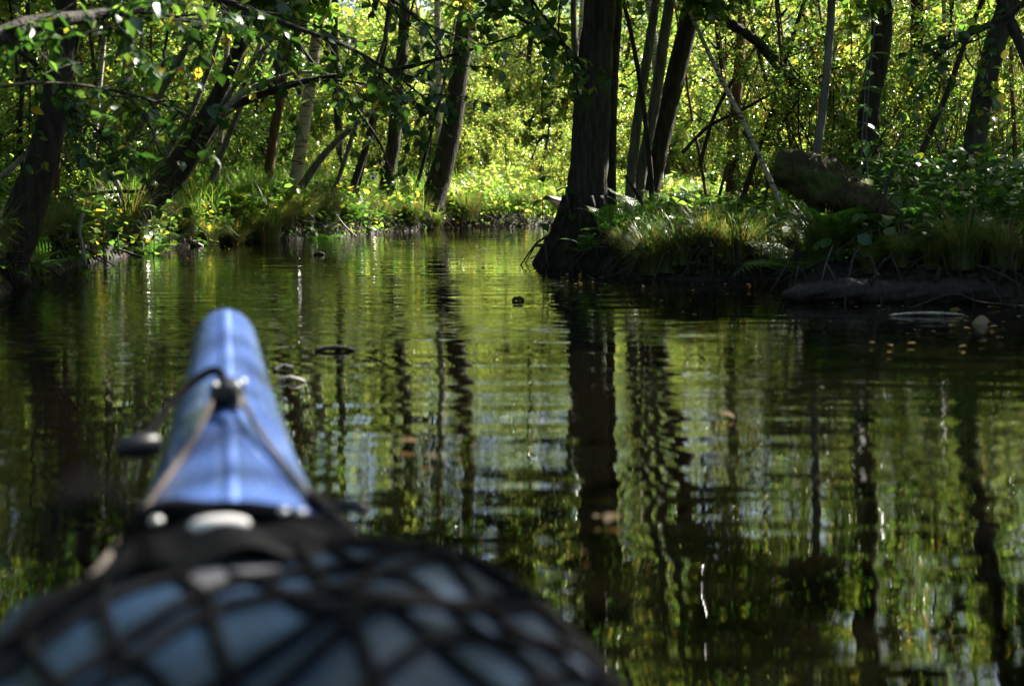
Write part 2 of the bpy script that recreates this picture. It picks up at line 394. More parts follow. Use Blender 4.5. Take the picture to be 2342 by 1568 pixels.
# ------------------------------------------------------------------ trees: generators
def grow(rng, p0, d0, length, n, wander, lift):
    p = [np.asarray(p0, float)]; d = unit(d0)
    for i in range(n - 1):
        d = unit(d + rng.standard_normal(3) * wander + np.array([0, 0, lift]))
        p.append(p[-1] + d * length / (n - 1))
    return np.array(p)
def leafset(rng, path, n, spread, size, t0=0.15):
    t = rng.uniform(t0, 1, n) * (len(path) - 1); i = np.minimum(t.astype(int), len(path) - 2); fr = (t - i)[:, None]
    pos = path[i] * (1 - fr) + path[i + 1] * fr + rng.standard_normal((n, 3)) * spread
    ax = unit(path[i + 1] - path[i])
    d = unit(ax * 0.5 + rng.standard_normal((n, 3)) * 0.75 + np.array([0, 0, -0.25]))
    nr = unit(np.array([0, 0, 1.0]) + rng.standard_normal((n, 3)) * 0.55)
    return pos, d, nr, size * rng.uniform(0.65, 1.25, n)
def branch_leafy(mb, rng, p0, d0, length, r0, twigs, nleaf, lsize, tpl, lift=0.06, spread=0.05, mi_leaf=1, sub=2):
    path = grow(rng, p0, d0, length, 9, 0.13, lift)
    tube(mb, path, np.linspace(r0, r0 * 0.2, 9), 5, 0, False)
    for k in range(twigs):
        t = rng.uniform(0.2, 1.0) * 8; i = min(int(t), 7); q = path[i] + (path[i + 1] - path[i]) * (t - i)
        ax = unit(path[i + 1] - path[i]); dd = unit(ax * 0.7 + rng.standard_normal(3) * 0.75)
        tl = length * rng.uniform(0.22, 0.45) * (1.15 - 0.5 * t / 8)
        tw = grow(rng, q, dd, tl, 6, 0.18, -0.02)
        tube(mb, tw, np.linspace(max(r0 * 0.28, .0035), 0.0018, 6), 3, 0, False)
        leaves(mb, *leafset(rng, tw, nleaf, spread, lsize), tpl, mi_leaf)
        for s_ in range(sub):
            q2 = tw[rng.integers(1, 5)]; t2 = grow(rng, q2, unit(tw[-1] - tw[0]) + rng.standard_normal(3) * 0.8, tl * 0.6, 4, 0.2, -0.02)
            tube(mb, t2, np.linspace(0.003, 0.0014, 4), 3, 0, False)
            leaves(mb, *leafset(rng, t2, int(nleaf * 0.7), spread, lsize), tpl, mi_leaf)
def crown_mesh(name, seed, H, spread, nb, leafmat, lsize=0.07, nleaf=15, twigs=6, r0=0.05, tpl=LEAF6, bark='bark', low=0.0):
    rng = np.random.default_rng(seed); mb = MB()
    lead = grow(rng, (0, 0, 0), (0, 0, 1), H, 14, 0.06, 0.05)
    tube(mb, lead, np.linspace(r0, 0.006, 14), 7, 0, False)
    for k in range(nb):
        t = (low + (1 - low) * (k + rng.uniform(0, 1)) / nb) * 12.9; i = int(t); q = lead[i] + (lead[i + 1] - lead[i]) * (t - i)
        az = k * 2.399 + rng.uniform(-.5, .5); u = t / 13
        L = spread * (0.45 + 0.75 * math.sin(math.pi * min(1, 0.18 + 0.82 * u))) * rng.uniform(0.7, 1.15) * (1 - 0.35 * u)
        el = rng.uniform(0.15, 0.8) + 0.35 * u
        branch_leafy(mb, rng, q, (math.cos(az) * math.cos(el), math.sin(az) * math.cos(el), math.sin(el)), L, r0 * 0.45 * (1 - 0.6 * u) + .004, twigs, nleaf, lsize, tpl)
    return mb.mesh(name, [bark, leafmat])
CROWN = {
    'broad': crown_mesh('crown', 11, 5.5, 2.2, 34, 'leaf_green', 0.075, 16, 7),
    'round': crown_mesh('crown', 12, 4.5, 1.9, 30, 'leaf_green', 0.070, 16, 7),
    'tall':  crown_mesh('crown', 13, 6.5, 1.6, 36, 'leaf_autumn', 0.065, 15, 6),
    'thin':  crown_mesh('crown', 14, 4.0, 1.3, 24, 'leaf_autumn', 0.060, 13, 5, bark='bark_birch'),
    'airy':  crown_mesh('crown', 15, 5.0, 1.8, 22, 'leaf_green', 0.065, 11, 5),
}
def whole_tree_mesh(seed, H, spread, nb, leafmat, bark, r0, low, lsize, nleaf=14, twigs=6, wander=0.05):
    rng = np.random.default_rng(seed); tm = MB(); cm = MB()
    lead = grow(rng, (0, 0, -0.15), (rng.normal() * .12, rng.normal() * .12, 1), H, 18, wander, 0.04)
    rr = r0 * (1 - np.linspace(0, 1, 18) ** 0.9 * 0.92); rr[0] *= 1.5; rr[1] *= 1.1
    tube(tm, lead, rr, 9, 0, False, 0.04, rng)
    for k in range(nb):
        t = (low + (1 - low) * (k + rng.uniform(0, 1)) / nb) * 16.9; i = int(t); q = lead[i] + (lead[i + 1] - lead[i]) * (t - i)
        az = k * 2.399 + rng.uniform(-.5, .5); u = (t / 17 - low) / (1 - low)
        L = spread * (0.5 + 0.7 * math.sin(math.pi * min(1, 0.15 + 0.85 * u))) * rng.uniform(0.7, 1.15) * (1 - 0.35 * u)
        el = rng.uniform(0.05, 0.7) + 0.35 * u
        branch_leafy(cm, rng, q, (math.cos(az) * math.cos(el), math.sin(az) * math.cos(el), math.sin(el)), L, rr[i] * 0.42 + .003, twigs, nleaf, lsize, LEAF6)
    return tm.mesh('trunk', bark), cm.mesh('crown', [bark, leafmat])
TREES = [
    whole_tree_mesh(21, 8.5, 1.9, 44, 'leaf_green', 'bark', 0.085, 0.12, 0.068),
    whole_tree_mesh(22, 9.5, 1.7, 46, 'leaf_autumn', 'bark', 0.080, 0.15, 0.064),
    whole_tree_mesh(23, 7.0, 1.6, 40, 'leaf_autumn', 'bark_birch', 0.055, 0.12, 0.060),
    whole_tree_mesh(24, 7.5, 2.1, 44, 'leaf_green', 'bark_moss', 0.095, 0.10, 0.072),
]
def shrub_mesh(seed, H, leafmat, nstem, lsize, bark='bark', tw=7, nleaf=14, tpl=LEAF6):
    rng = np.random.default_rng(seed); sm = MB(); fm = MB()
    for k in range(nstem):
        az = k * 2.399 + rng.uniform(-.4, .4); lean = rng.uniform(0.15, 0.8)
        L = H * rng.uniform(0.65, 1.1)
        st = grow(rng, (math.cos(az) * .08, math.sin(az) * .08, -0.1), (math.cos(az) * lean, math.sin(az) * lean, 1), L, 10, 0.09, 0.0)
        tube(sm, st, np.linspace(0.022 * H / 3, 0.004, 10), 5, 0, False)
        for b in range(9):
            t = rng.uniform(0.12, 1) * 8.9; i = int(t); q = st[i] + (st[i + 1] - st[i]) * (t - i)
            dd = unit(unit(st[i + 1] - st[i]) * 0.5 + rng.standard_normal(3) * 0.8)
            branch_leafy(fm, rng, q, dd, L * rng.uniform(0.15, 0.3), 0.006, tw - 3, nleaf, lsize, tpl, lift=0.03, spread=0.05, sub=1)
    return sm.mesh('stem', bark), fm.mesh('foliage', [bark, leafmat])
SHRUBS = [
    shrub_mesh(31, 3.2, 'leaf_autumn', 9, 0.050, nleaf=18),
    shrub_mesh(32, 2.6, 'leaf_green', 9, 0.062),
    shrub_mesh(33, 3.8, 'leaf_autumn', 10, 0.047, nleaf=18),
    shrub_mesh(34, 2.0, 'leaf_green', 8, 0.055),
    shrub_mesh(35, 2.4, 'leaf_green', 9, 0.038, nleaf=16),
]
rngP = np.random.default_rng(5)
TREE_LOOK = ['dark-barked green', 'dark-barked yellowing', 'pale-barked yellowing', 'mossy-barked green']
SHRUB_LOOK = ['yellowing', 'broad green', 'tall yellowing', 'low green', 'fine-leaved twiggy']
def place_tree(k, x, y, sc, rz, name, label, group):
    label = TREE_LOOK[k] + ' ' + label.replace('leafy ', '')
    t = thing(name, label, 'tree', (x, y, gz1(x, y)), rz, group, sc)
    inst('trunk', TREES[k][0], t); c = inst('crown', TREES[k][1], t); c['kind'] = 'stuff'
    return t
def place_shrub(k, x, y, sc, rz, label, group):
    for w0 in ('yellowing leafy ', 'small green ', 'leafy ', 'small '):
        label = label[len(w0):] if label.startswith(w0) else label
    label = SHRUB_LOOK[k] + ' ' + label
    t = thing('shrub', label, 'shrub', (x, y, gz1(x, y)), rz, group, sc)
    inst('stem', SHRUBS[k][0], t); c = inst('foliage', SHRUBS[k][1], t); c['kind'] = 'stuff'
    return t

# ------------------------------------------------------------------ the trees one can tell apart
HERO = []
def hero(name, label, pts, D, wpx, top, bark, crown=None, cs=1.0, seed=1, sides=12, flare=1.5, base=None, crown_at=0.55, dy=0.0, group=None, lobes=None, sink=0.12, extra=None):
    """pts: pixel points from the foot up; D metres away; wpx trunk widths in pixels; grows on to height `top`."""
    rng = np.random.default_rng(seed)
    P = [at(px, py, D + dy * k) for k, (px, py) in enumerate(pts)]
    if base is not None: P[0] = np.array(base, float)
    g = gz1(P[0][0], P[0][1])
    foot = np.array([P[0][0], P[0][1], g])
    if P[0][2] > g + 0.02: P = [np.array([P[0][0] - (P[1][0] - P[0][0]) * 0.15, P[0][1], g - sink])] + P; wpx = [wpx[0]] + list(wpx)
    else: P[0][2] = g - sink
    W = [w_ * D / FPX / 2 for w_ in wpx]
    d = unit(P[-1] - P[-2]); z0 = P[-1][2]; nv = len(P)
    p = P[-1].copy(); r = W[-1]; k = 0
    if top > z0 + 0.3:
        n = max(3, int((top - z0) / 0.9))
        for k in range(n):
            d = unit(d * 0.85 + np.array([0, 0, 0.16]) + rng.standard_normal(3) * 0.05)
            p = p + d * (top - z0) / n; r = r * (1 - 0.55 / n)
            P.append(p.copy()); W.append(r)
    P = np.array(P); W = np.array(W)
    n = max(24, int(len(P) * 6))
    path = spline(P, n)
    rad = np.interp(np.linspace(0, 1, n), np.linspace(0, 1, len(W)), W)
    cz = path[:, 2] - g
    rad = rad * (1 + (flare - 1) * np.exp(-np.clip(cz, 0, None) / 0.16))
    t = thing(name, label, 'tree', foot, 0, group)
    mb = MB(); tube(mb, path, rad, sides, 0, True, 0.035, rng, lobes)
    obj('trunk', mb, bark, t)
    if crown:
        i = int(n * crown_at) if crown_at < 1 else n - 1
        # the crown's leader follows the trunk's top
        c = inst('crown', CROWN[crown], t, tuple(path[i] - foot), (0, 0, rng.uniform(0, 6.28)), cs); c['kind'] = 'stuff'
    HERO.append((t, path, rad)); return t, path

def lobe_big(t, th):
    k = np.exp(-t / 0.07)
    return 1 + k * (0.28 * np.cos(3 * th + 0.6) + 0.14 * np.cos(5 * th + 2)) + 0.03 * np.cos(9 * th + 3 * t)

# --- right bank
R1, R1p = hero('alder_tree', 'thick ridged trunk rising from a dark root mound at the water corner', [(1330, 560), (1338, 470), (1344, 380), (1352, 265), (1362, 120), (1372, 0)], 9.75, [84, 84, 76, 68, 60, 54], 9.5, 'bark_moss', 'broad', 1.0, 41, 18, 1.2, base=(0.52, 9.75, 0), crown_at=0.5, lobes=lobe_big)
hero('alder_tree', 'slimmer dark trunk close behind the thick ridged trunk', [(1396, 520), (1396, 403), (1400, 212), (1411, 0)], 10.4, [26, 26, 26, 22], 8.5, 'bark', 'airy', 0.7, 42, crown_at=0.6)
hero('young_alder_tree', 'pale slender trunk leaning beside a twin next to thick ridged trunk', [(1440, 480), (1446, 374), (1464, 233), (1494, 42)], 10.9, [22, 21, 19, 16], 7.5, 'bark_grey', 'airy', 0.9, 43, crown_at=0.6)
hero('young_alder_tree', 'pale slender trunk, lit along its edge, standing against the dark leaning trunk', [(1455, 490), (1470, 374), (1498, 233), (1532, 0)], 11.0, [26, 25, 24, 20], 8.0, 'bark_grey', 'tall', 0.8, 44, crown_at=0.6)
hero('young_alder_tree', 'thin bare stem leaning back towards the thick ridged trunk', [(1490, 440), (1482, 330), (1464, 191), (1440, 60), (1425, 0)], 10.7, [12, 11, 10, 8, 8], 4.5, 'bark', None, 1, 45, crown_at=0.7)
hero('alder_tree', 'dark rough trunk leaning right behind the pale slender pair', [(1482, 450), (1506, 340), (1536, 212), (1566, 85), (1585, 0)], 11.8, [46, 44, 43, 41, 38], 9.0, 'bark', 'airy', 0.9, 46, crown_at=0.55)
hero('alder_tree', 'brown straight trunk in front of the dry reeds, behind the grassy tussock', [(1668, 480), (1672, 437), (1680, 276), (1693, 106), (1700, 0)], 12.6, [24, 23, 22, 20, 18], 7.5, 'bark_red', 'thin', 0.8, 47, crown_at=0.6)
hero('ash_sapling', 'smooth grey pole-like sapling growing up behind the mossy stump', [(1866, 470), (1869, 345), (1881, 257), (1893, 140), (1902, 0)], 8.4, [20, 18, 18, 16, 15], 6.0, 'bark_grey', 'airy', 0.7, 48, crown_at=0.7)
hero('alder_tree', 'broad dark trunk with a kink behind the tall leafy stems', [(1990, 500), (1988, 373), (1988, 233), (2011, 140), (2020, 0)], 9.2, [46, 44, 60, 60, 58], 9.0, 'bark', 'airy', 0.8, 49, crown_at=0.55)
hero('alder_tree', 'straight dark trunk standing between the broad kinked one and leaning one', [(2092, 470), (2094, 350), (2098, 233), (2097, 0)], 10.6, [28, 28, 27, 22], 8.0, 'bark', 'airy', 0.6, 50, crown_at=0.6)
hero('alder_tree', 'dark trunk leaning right over ferns beside the fallen log', [(2216, 500), (2223, 401), (2240, 261), (2278, 93), (2308, 0)], 8.4, [48, 47, 44, 43, 38], 8.5, 'bark_moss', 'airy', 0.6, 51, crown_at=0.55)
hero('alder_tree', 'dark stem slanting down out of the canopy at the end of log', [(2420, 330), (2380, 220), (2342, 121), (2299, 23), (2270, -60)], 7.6, [24, 24, 23, 21, 18], 4.2, 'bark', None, 1, 52, crown_at=0.7)

rm = np.random.default_rng(55); mb = MB()
def mound(th, q):
    rx = .40 * (1 + .05 * math.cos(3 * th + .5) + .05 * math.cos(5 * th + 1.9) + .04 * math.cos(9 * th)); r_ = rx * (1 - q) ** 1.05 + .11 * q
    return (.54 + r_ * math.cos(th) - .02 * (1 - q), 9.75 + r_ * .8 * math.sin(th), -.12 + .72 * q)
V = np.array([[mound(th, q) for th in np.linspace(0, 2 * math.pi, 60, endpoint=False)] for q in np.linspace(0, 1, 24)]); V += rm.normal(0, .007, V.shape); V[..., :2] += .012 * np.sin(V[..., 2:3] * 31 + V[..., :1] * 47)
i_ = np.arange(23)[:, None] * 60; j_ = np.arange(60)[None, :]; mb.add(V.reshape(-1, 3), np.stack([i_ + j_, i_ + (j_ + 1) % 60, i_ + 60 + (j_ + 1) % 60, i_ + 60 + j_], -1).reshape(-1, 4))
obj('root_mound', mb, 'root_earth', R1)
for k in range(5):
    a_ = 3.25 + k * .62 + rm.normal() * .12; e_ = np.array([.53 + .42 * math.cos(a_), 9.75 + .34 * math.sin(a_), -.1]); P = spline([(.53 + .14 * math.cos(a_), 9.75 + .14 * math.sin(a_), .5), (.53 + .24 * math.cos(a_ + .1), 9.75 + .20 * math.sin(a_ + .1), .24), (.53 + .35 * math.cos(a_ + .02), 9.75 + .28 * math.sin(a_ + .02), .05), e_], 12)
    mb = MB(); tube(mb, P, np.linspace(.024, .010, 12), 7, 0, True, .10, rm); obj('root', mb, 'wet_wood', R1)
# --- left bank
hero('alder_tree', 'black curved trunk on the near bank with sedge round its foot', [(10, 590), (42, 530), (70, 450), (93, 382), (119, 276), (133, 200), (146, 106), (152, 0)], 7.6, [80, 66, 48, 40, 36, 33, 30, 28], 6.5, 'bark', 'broad', 0.8, 61, crown_at=0.62)
hero('alder_tree', 'dark leaning trunk, upper one of a pair reaching out over water', [(262, 545), (290, 495), (400, 370), (480, 250), (530, 150), (560, 60)], 11.4, [40, 36, 34, 30, 26, 22], 5.5, 'bark', 'airy', 0.8, 62, crown_at=0.62)
L2b, L2p = hero('alder_tree', 'lower leaning trunk of the pair, its long limb stretched over the river', [(300, 545), (330, 490), (400, 420), (470, 310), (520, 250), (640, 202), (740, 178), (900, 160), (1050, 122), (1180, 82)], 11.2, [34, 32, 30, 24, 19, 13, 11, 9, 7, 4], 0, 'bark', None, 1, 63)
hero('young_birch_tree', 'pale slender birch trunk deep in the shaded undergrowth', [(226, 460), (235, 410), (252, 350), (268, 290), (290, 180), (300, 60)], 14.5, [27, 26, 25, 22, 18, 15], 7, 'bark_birch', 'thin', 1.1, 64, crown_at=0.6)
hero('alder_tree', 'thin grey trunk leaning to the right behind the pale birch', [(180, 470), (218, 440), (290, 330), (350, 240), (420, 120), (470, 20)], 12.6, [20, 19, 17, 14, 12, 11], 5.5, 'bark_grey', 'airy', 0.7, 65, crown_at=0.65)
hero('alder_tree', 'wide black trunk leaning behind the brown and birch stems', [(575, 440), (588, 359), (614, 248), (638, 170), (665, 60), (680, 0)], 18.0, [46, 44, 38, 34, 30, 28], 9.5, 'bark', 'broad', 0.9, 66, crown_at=0.55)
hero('young_pine_tree', 'straight reddish brown stem beside the birch on the bank', [(605, 470), (608, 439), (627, 305), (647, 172), (662, 0)], 15.2, [22, 21, 20, 18, 15], 8, 'bark_red', 'tall', 0.8, 67, crown_at=0.6)
hero('birch_tree', 'birch trunk with peeling pale bark at the bend of left bank', [(662, 490), (673, 439), (692, 305), (708, 210), (718, 130), (735, 0)], 14.8, [30, 28, 25, 22, 19, 16], 8.5, 'bark_birch', 'thin', 1.3, 68, crown_at=0.55)
hero('alder_tree', 'slanting forked grey stem rooted on the bank beside the birch', [(660, 505), (673, 460), (734, 363), (807, 290), (900, 215), (980, 150)], 14.2, [22, 20, 16, 12, 9, 6], 0, 'bark_grey', None, 1, 69)
hero('alder_tree', 'thin dark stem of a leaning pair where ferns hang over water', [(785, 505), (796, 470), (822, 382), (838, 332), (862, 220), (880, 100)], 15.2, [17, 16, 14, 12, 10, 9], 5.5, 'bark', 'airy', 0.7, 70, crown_at=0.62)
hero('alder_tree', 'thinner companion stem leaning against the thin dark stem', [(800, 505), (806, 475), (826, 400), (850, 300), (890, 190)], 15.3, [11, 10, 9, 8, 6], 4.0, 'bark', None, 1, 71)
hero('alder_tree', 'dark crooked trunk with a bent foot at the inner bend', [(872, 515), (880, 478), (887, 401), (900, 330), (905, 270), (920, 120), (925, 0)], 16.4, [34, 32, 29, 27, 24, 20, 18], 6.0, 'bark_moss', 'airy', 0.8, 72, crown_at=0.6)
hero('alder_tree', 'stout dark trunk leaning over the far end of left bank', [(985, 518), (990, 458), (1017, 363), (1032, 298), (1042, 229), (1060, 80), (1065, 0)], 17.2, [54, 50, 46, 42, 38, 30, 27], 6.0, 'bark', 'airy', 0.9, 73, crown_at=0.62)
hero('sapling', 'thin dark sapling between the crooked trunk and stout leaning trunk', [(945, 490), (950, 440), (971, 363), (1000, 250)], 17.4, [9, 9, 7, 5], 3.6, 'bark', None, 1, 74)

for k, (pts, D, w0, bk, lab) in enumerate([
    ([(440, 470), (478, 420), (540, 270), (600, 140), (640, 0)], 13.3, 13, 'bark_grey', 'slim grey stem leaning parallel to the pair, rooted in tall grass'),
    ([(395, 470), (430, 400), (500, 290), (560, 190), (610, 60)], 12.6, 13, 'bark_birch', 'slim pale stem leaning behind the leaning pair'),
    ([(310, 470), (335, 430), (400, 320), (440, 250), (490, 120)], 12.0, 13, 'bark_grey', 'slim grey stem crossing behind upper trunk of leaning pair'),
    ([(115, 470), (122, 430), (130, 200), (140, 0)], 11.5, 12, 'bark', 'straight dark pole right of the black curved trunk'),
    ([(198, 470), (205, 420), (222, 250), (240, 60)], 11.6, 14, 'bark_birch', 'straight pale pole left of the pale birch'),
    ([(545, 460), (560, 420), (578, 320), (592, 180), (600, 0)], 16.5, 11, 'bark', 'thin upright dark pole left of the reddish brown stem'),
    ([(488, 450), (498, 390), (512, 220), (522, 60)], 13.6, 13, 'bark_birch', 'thin upright pale pole in tall grass behind leaning pair'),
    ([(745, 480), (770, 420), (800, 330), (840, 200), (880, 90)], 14.8, 11, 'bark_grey', 'thin grey stem leaning between forked stem and thin dark pair'),
    ([(40, 480), (52, 400), (48, 250), (62, 80)], 10.6, 11, 'bark', 'thin dark pole left of the black curved trunk')]):
    hero('slim_tree', lab, pts, D, [w0, w0, w0 * .9, w0 * .75, w0 * .6][:len(pts)], 4.6, bk, None, 1, 1000 + k, sides=7, flare=1.2)

# forks and limbs that belong to these trees
def limb(t, pts, D, wpx, bark, dy=0.0, leaf=0, leafmat='leaf_green', seed=1, lsize=0.07):
    rng = np.random.default_rng(seed); mb = MB(); P = spline([at(px, py, D + dy * k) for k, (px, py) in enumerate(pts)], 16)
    tube(mb, P, np.interp(np.linspace(0, 1, 16), np.linspace(0, 1, len(wpx)), wpx) * D / FPX / 2, 6, 0, True, 0.05, rng)
    obj('limb', mb, bark, t)
    if leaf:
        fm = MB()
        for k in range(leaf):
            i = rng.integers(4, 15); tw = grow(rng, P[i], unit(P[i] - P[i - 1]) + rng.standard_normal(3) * .8, rng.uniform(.25, .6), 6, .15, -.02)
            tube(fm, tw, np.linspace(.004, .0015, 6), 3, 0, False); leaves(fm, *leafset(rng, tw, 12, .04, lsize), LEAFR, 1)
        o = obj('foliage', fm, ['bark', leafmat], t); o['kind'] = 'stuff'
limb(R1, [(1350, 210), (1330, 150), (1280, 95), (1210, 55), (1140, 10), (1080, -40)], 9.7, [14, 11, 9, 7, 5, 4], 'bark', -0.1, 14, seed=3)
limb(R1, [(1278, 95), (1278, 40), (1285, -20)], 9.5, [5, 4, 3], 'bark', 0.05, 6, seed=4)
limb(L2b, [(500, 262), (560, 210), (620, 183), (690, 165), (760, 172), (830, 200)], 11.1, [14, 12, 10, 8, 5, 3], 'dead_wood', 0.05, 0, seed=5)
limb(L2b, [(470, 300), (560, 165), (640, 70), (700, -10)], 11.1, [14, 11, 9, 7], 'bark_grey', 0.1, 12, seed=6)
limb(L2b, [(640, 202), (720, 185), (820, 190), (900, 215)], 11.1, [9, 7, 5, 3], 'bark', -0.1, 12, seed=7)

def arch(ti, i0, end, leafmat, seed, n=8, twigs=8, nleaf=16, lsize=.075):
    t, path, rad = HERO[ti]; r = np.random.default_rng(seed); i = int(len(path) * i0); a = path[i]; e = np.array(end, float)
    mid = (a + e) / 2 + np.array([0, 0, .25]); P = spline([a, mid, e], 14); mb = MB(); tube(mb, P, np.linspace(min(rad[i] * .6, .035), .006, 14), 6, 0, False); obj('limb', mb, 'bark', t)
    fm = MB()
    for k in range(n):
        j = int(r.integers(3, 13)); branch_leafy(fm, r, P[j], unit(P[j] - P[j - 1]) * .7 + r.standard_normal(3) * .6, r.uniform(.6, 1.2), .008, twigs, nleaf, lsize, LEAF6, lift=0)
    o = obj('foliage', fm, ['bark', leafmat], t); o['kind'] = 'stuff'
IDX = {h[0]['label']: k for k, h in enumerate(HERO)}
def hx(s): return next(k for l, k in IDX.items() if s in l)
for q, (s_, i0, e, lm) in enumerate([
    ('upper one of a pair', .42, (-1.3, 9.8, 2.5), 'leaf_green'), ('upper one of a pair', .46, (-.6, 10.6, 2.9), 'leaf_green'), ('upper one of a pair', .5, (-1.2, 12.3, 3.2), 'leaf_autumn'), ('upper one of a pair', .5, (-2.8, 9, 2.6), 'leaf_green'),
    ('upper one of a pair', .5, (0.1, 11.2, 3.4), 'leaf_green'), ('black curved', .48, (-1.5, 8.0, 2.3), 'leaf_green'), ('black curved', .5, (-.8, 8.8, 2.8), 'leaf_green'), ('black curved', .46, (-2.2, 6.6, 2.0), 'leaf_dark'),
    ('black curved', .5, (-3.4, 8.7, 2.6), 'leaf_green'), ('black curved', .55, (-3.7, 9.6, 3.3), 'leaf_green'), ('thin grey trunk', .6, (-3.6, 11.6, 3.2), 'leaf_green'), ('thin grey trunk', .55, (-4.4, 11.4, 2.8), 'leaf_green'), ('stout dark', .55, (.4, 15.6, 3.4), 'leaf_autumn'), ('stout dark', .6, (.9, 17, 4.1), 'leaf_autumn'), ('stout dark', .7, (.2, 16.2, 5.0), 'leaf_autumn'),
    ('dark crooked', .7, (-1.0, 14.6, 4.6), 'leaf_green'), ('birch trunk with', .45, (-1.2, 13.4, 3.3), 'leaf_autumn'), ('birch trunk with', .5, (-1.6, 13.2, 4.4), 'leaf_autumn'), ('straight reddish', .42, (-2.6, 13.4, 3.5), 'leaf_green'),
    ('thick ridged trunk rising', .30, (-.3, 10.6, 2.9), 'leaf_green'), ('thick ridged trunk rising', .28, (1.4, 8.8, 2.5), 'leaf_green'), ('thick ridged trunk rising', .33, (.1, 8.8, 2.9), 'leaf_green'), ('slimmer dark', .36, (.8, 11.8, 3.3), 'leaf_autumn'), ('slimmer dark', .4, (0.0, 12.2, 4.0), 'leaf_autumn'),
    ('dark rough', .36, (.6, 13, 3.7), 'leaf_autumn'), ('dark rough', .34, (2.2, 10.6, 3.0), 'leaf_green'), ('brown straight', .42, (1.9, 11.4, 2.8), 'leaf_autumn'), ('brown straight', .44, (2.9, 11.4, 3.2), 'leaf_autumn'), ('brown straight', .5, (2.3, 11.6, 3.9), 'leaf_autumn'),
    ('broad dark trunk', .36, (1.7, 8.4, 2.4), 'leaf_green'), ('broad dark trunk', .38, (3.2, 8.4, 2.8), 'leaf_green'), ('broad dark trunk', .42, (2.3, 8.0, 3.0), 'leaf_autumn'),
    ('leaning right over', .40, (3.0, 7.3, 2.7), 'leaf_green'), ('leaning right over', .42, (3.7, 7.2, 2.7), 'leaf_green'), ('straight dark trunk', .46, (2.6, 9.8, 3.4), 'leaf_autumn')]):
    arch(hx(s_), i0, e, lm, 600 + q)

# ------------------------------------------------------------------ wood behind: trees, shrubs, saplings
def scatter(rng, n, xr, yr, dmin, land, tries=4000, taken=None):
    out = [] if taken is None else taken; res = []
    for _ in range(tries):
        if len(res) >= n: break
        x, y = rng.uniform(*xr), rng.uniform(*yr)
        if float(sdf(np.array([x]), np.array([y]))[0]) < land: continue
        if any((x - a) ** 2 + (y - b) ** 2 < dmin ** 2 for a, b in out): continue
        out.append((x, y)); res.append((x, y))
    return res
for k, (x, y, h, cr, cs, lab) in enumerate([
    (-2.4, 18.6, 3.4, 'airy', .85, 'slim tree at the far bank behind the stout leaning trunk'), (-1.0, 19.6, 3.6, 'thin', 1.1, 'slim pale tree rising from the far yellow bushes'), (.95, 19.5, 3.5, 'round', .8, 'slim round-crowned tree at the very end of channel'),
    (1.3, 20.6, 3.8, 'thin', 1.1, 'slim pale tree behind the far white kayak'), (2.6, 21.6, 4.0, 'airy', .9, 'slim tree where the channel turns out of sight'), (1.9, 16.6, 3.3, 'thin', 1.0, 'slim pale tree on the bank behind the thick ridged trunk'), (3.6, 17.6, 3.6, 'airy', .9, 'slim tree in the thicket beyond the dark leaning trunk'), (-4.6, 19.2, 3.8, 'airy', .9, 'slim tree behind the wide black trunk')]):
    r_ = np.random.default_rng(900 + k); g = gz1(x, y); t = thing('slim_tree', lab, 'tree', (x, y, g)); mb = MB(); P = grow(r_, (x, y, g - .12), (r_.normal() * .08, r_.normal() * .05, 1), h + .15, 12, .04, .02)
    tube(mb, P, np.linspace(.06, .045, 12), 9, 0, True, .04, r_); obj('trunk', mb, 'bark_birch' if cr == 'thin' else 'bark', t)
    c = inst('crown', CROWN[cr], t, tuple(P[-2] - np.array([x, y, g])), (0, 0, r_.uniform(0, 6)), cs); c['kind'] = 'stuff'
rng = np.random.default_rng(77); taken = []
lab_far = 'leafy tree in the sunlit wood across the end of the channel'
lab_l = 'leafy tree in the wood behind the left bank'
lab_r = 'leafy tree in the wood behind the tussock and mossy stump'
for (x, y) in scatter(rng, 11, (-8, 7), (29, 44), 2.4, 1.5, taken=taken):
    place_tree(int(rng.integers(0, 4)), x, y, rng.uniform(0.6, 0.85), rng.uniform(0, 6.28), 'tree', lab_far, 'trees beyond the far bank')
for (x, y) in [(-1.5, 24.0), (0.2, 25.5), (1.6, 24.4), (-3.2, 22.8), (3.2, 26.0)]:
    place_tree(int(rng.integers(0, 4)), x, y, rng.uniform(0.75, 0.95), rng.uniform(0, 6.28), 'tree', lab_far, 'trees beyond the far bank')
for (x, y) in scatter(rng, 18, (-14, -4.2), (11, 30), 2.0, 1.2, taken=taken):
    place_tree(int(rng.integers(0, 4)), x, y, rng.uniform(0.75, 1.1), rng.uniform(0, 6.28), 'tree', lab_l, 'trees behind the left bank')
for (x, y) in [(6.4, 8.6), (8.4, 9.6), (7.4, 10.4), (2.7, 15.2), (4.4, 15.8), (5.8, 17.4)] + scatter(rng, 12, (5.0, 17), (18, 34), 2.4, 1.2, taken=taken):  # the nearest trees are added out of view to shade the log bank
    place_tree(int(rng.integers(0, 4)), x, y, rng.uniform(0.6, 0.8) if y > 15 else rng.uniform(.85, 1.0), rng.uniform(0, 6.28), 'tree', lab_r, 'trees behind the right bank')
for (x, y) in scatter(rng, 14, (-26, 26), (45, 66), 3.0, 1.5, taken=taken):
    place_tree(int(rng.integers(0, 4)), x, y, rng.uniform(0.8, 1.2), rng.uniform(0, 6.28), 'tree', lab_far, 'trees beyond the far bank')
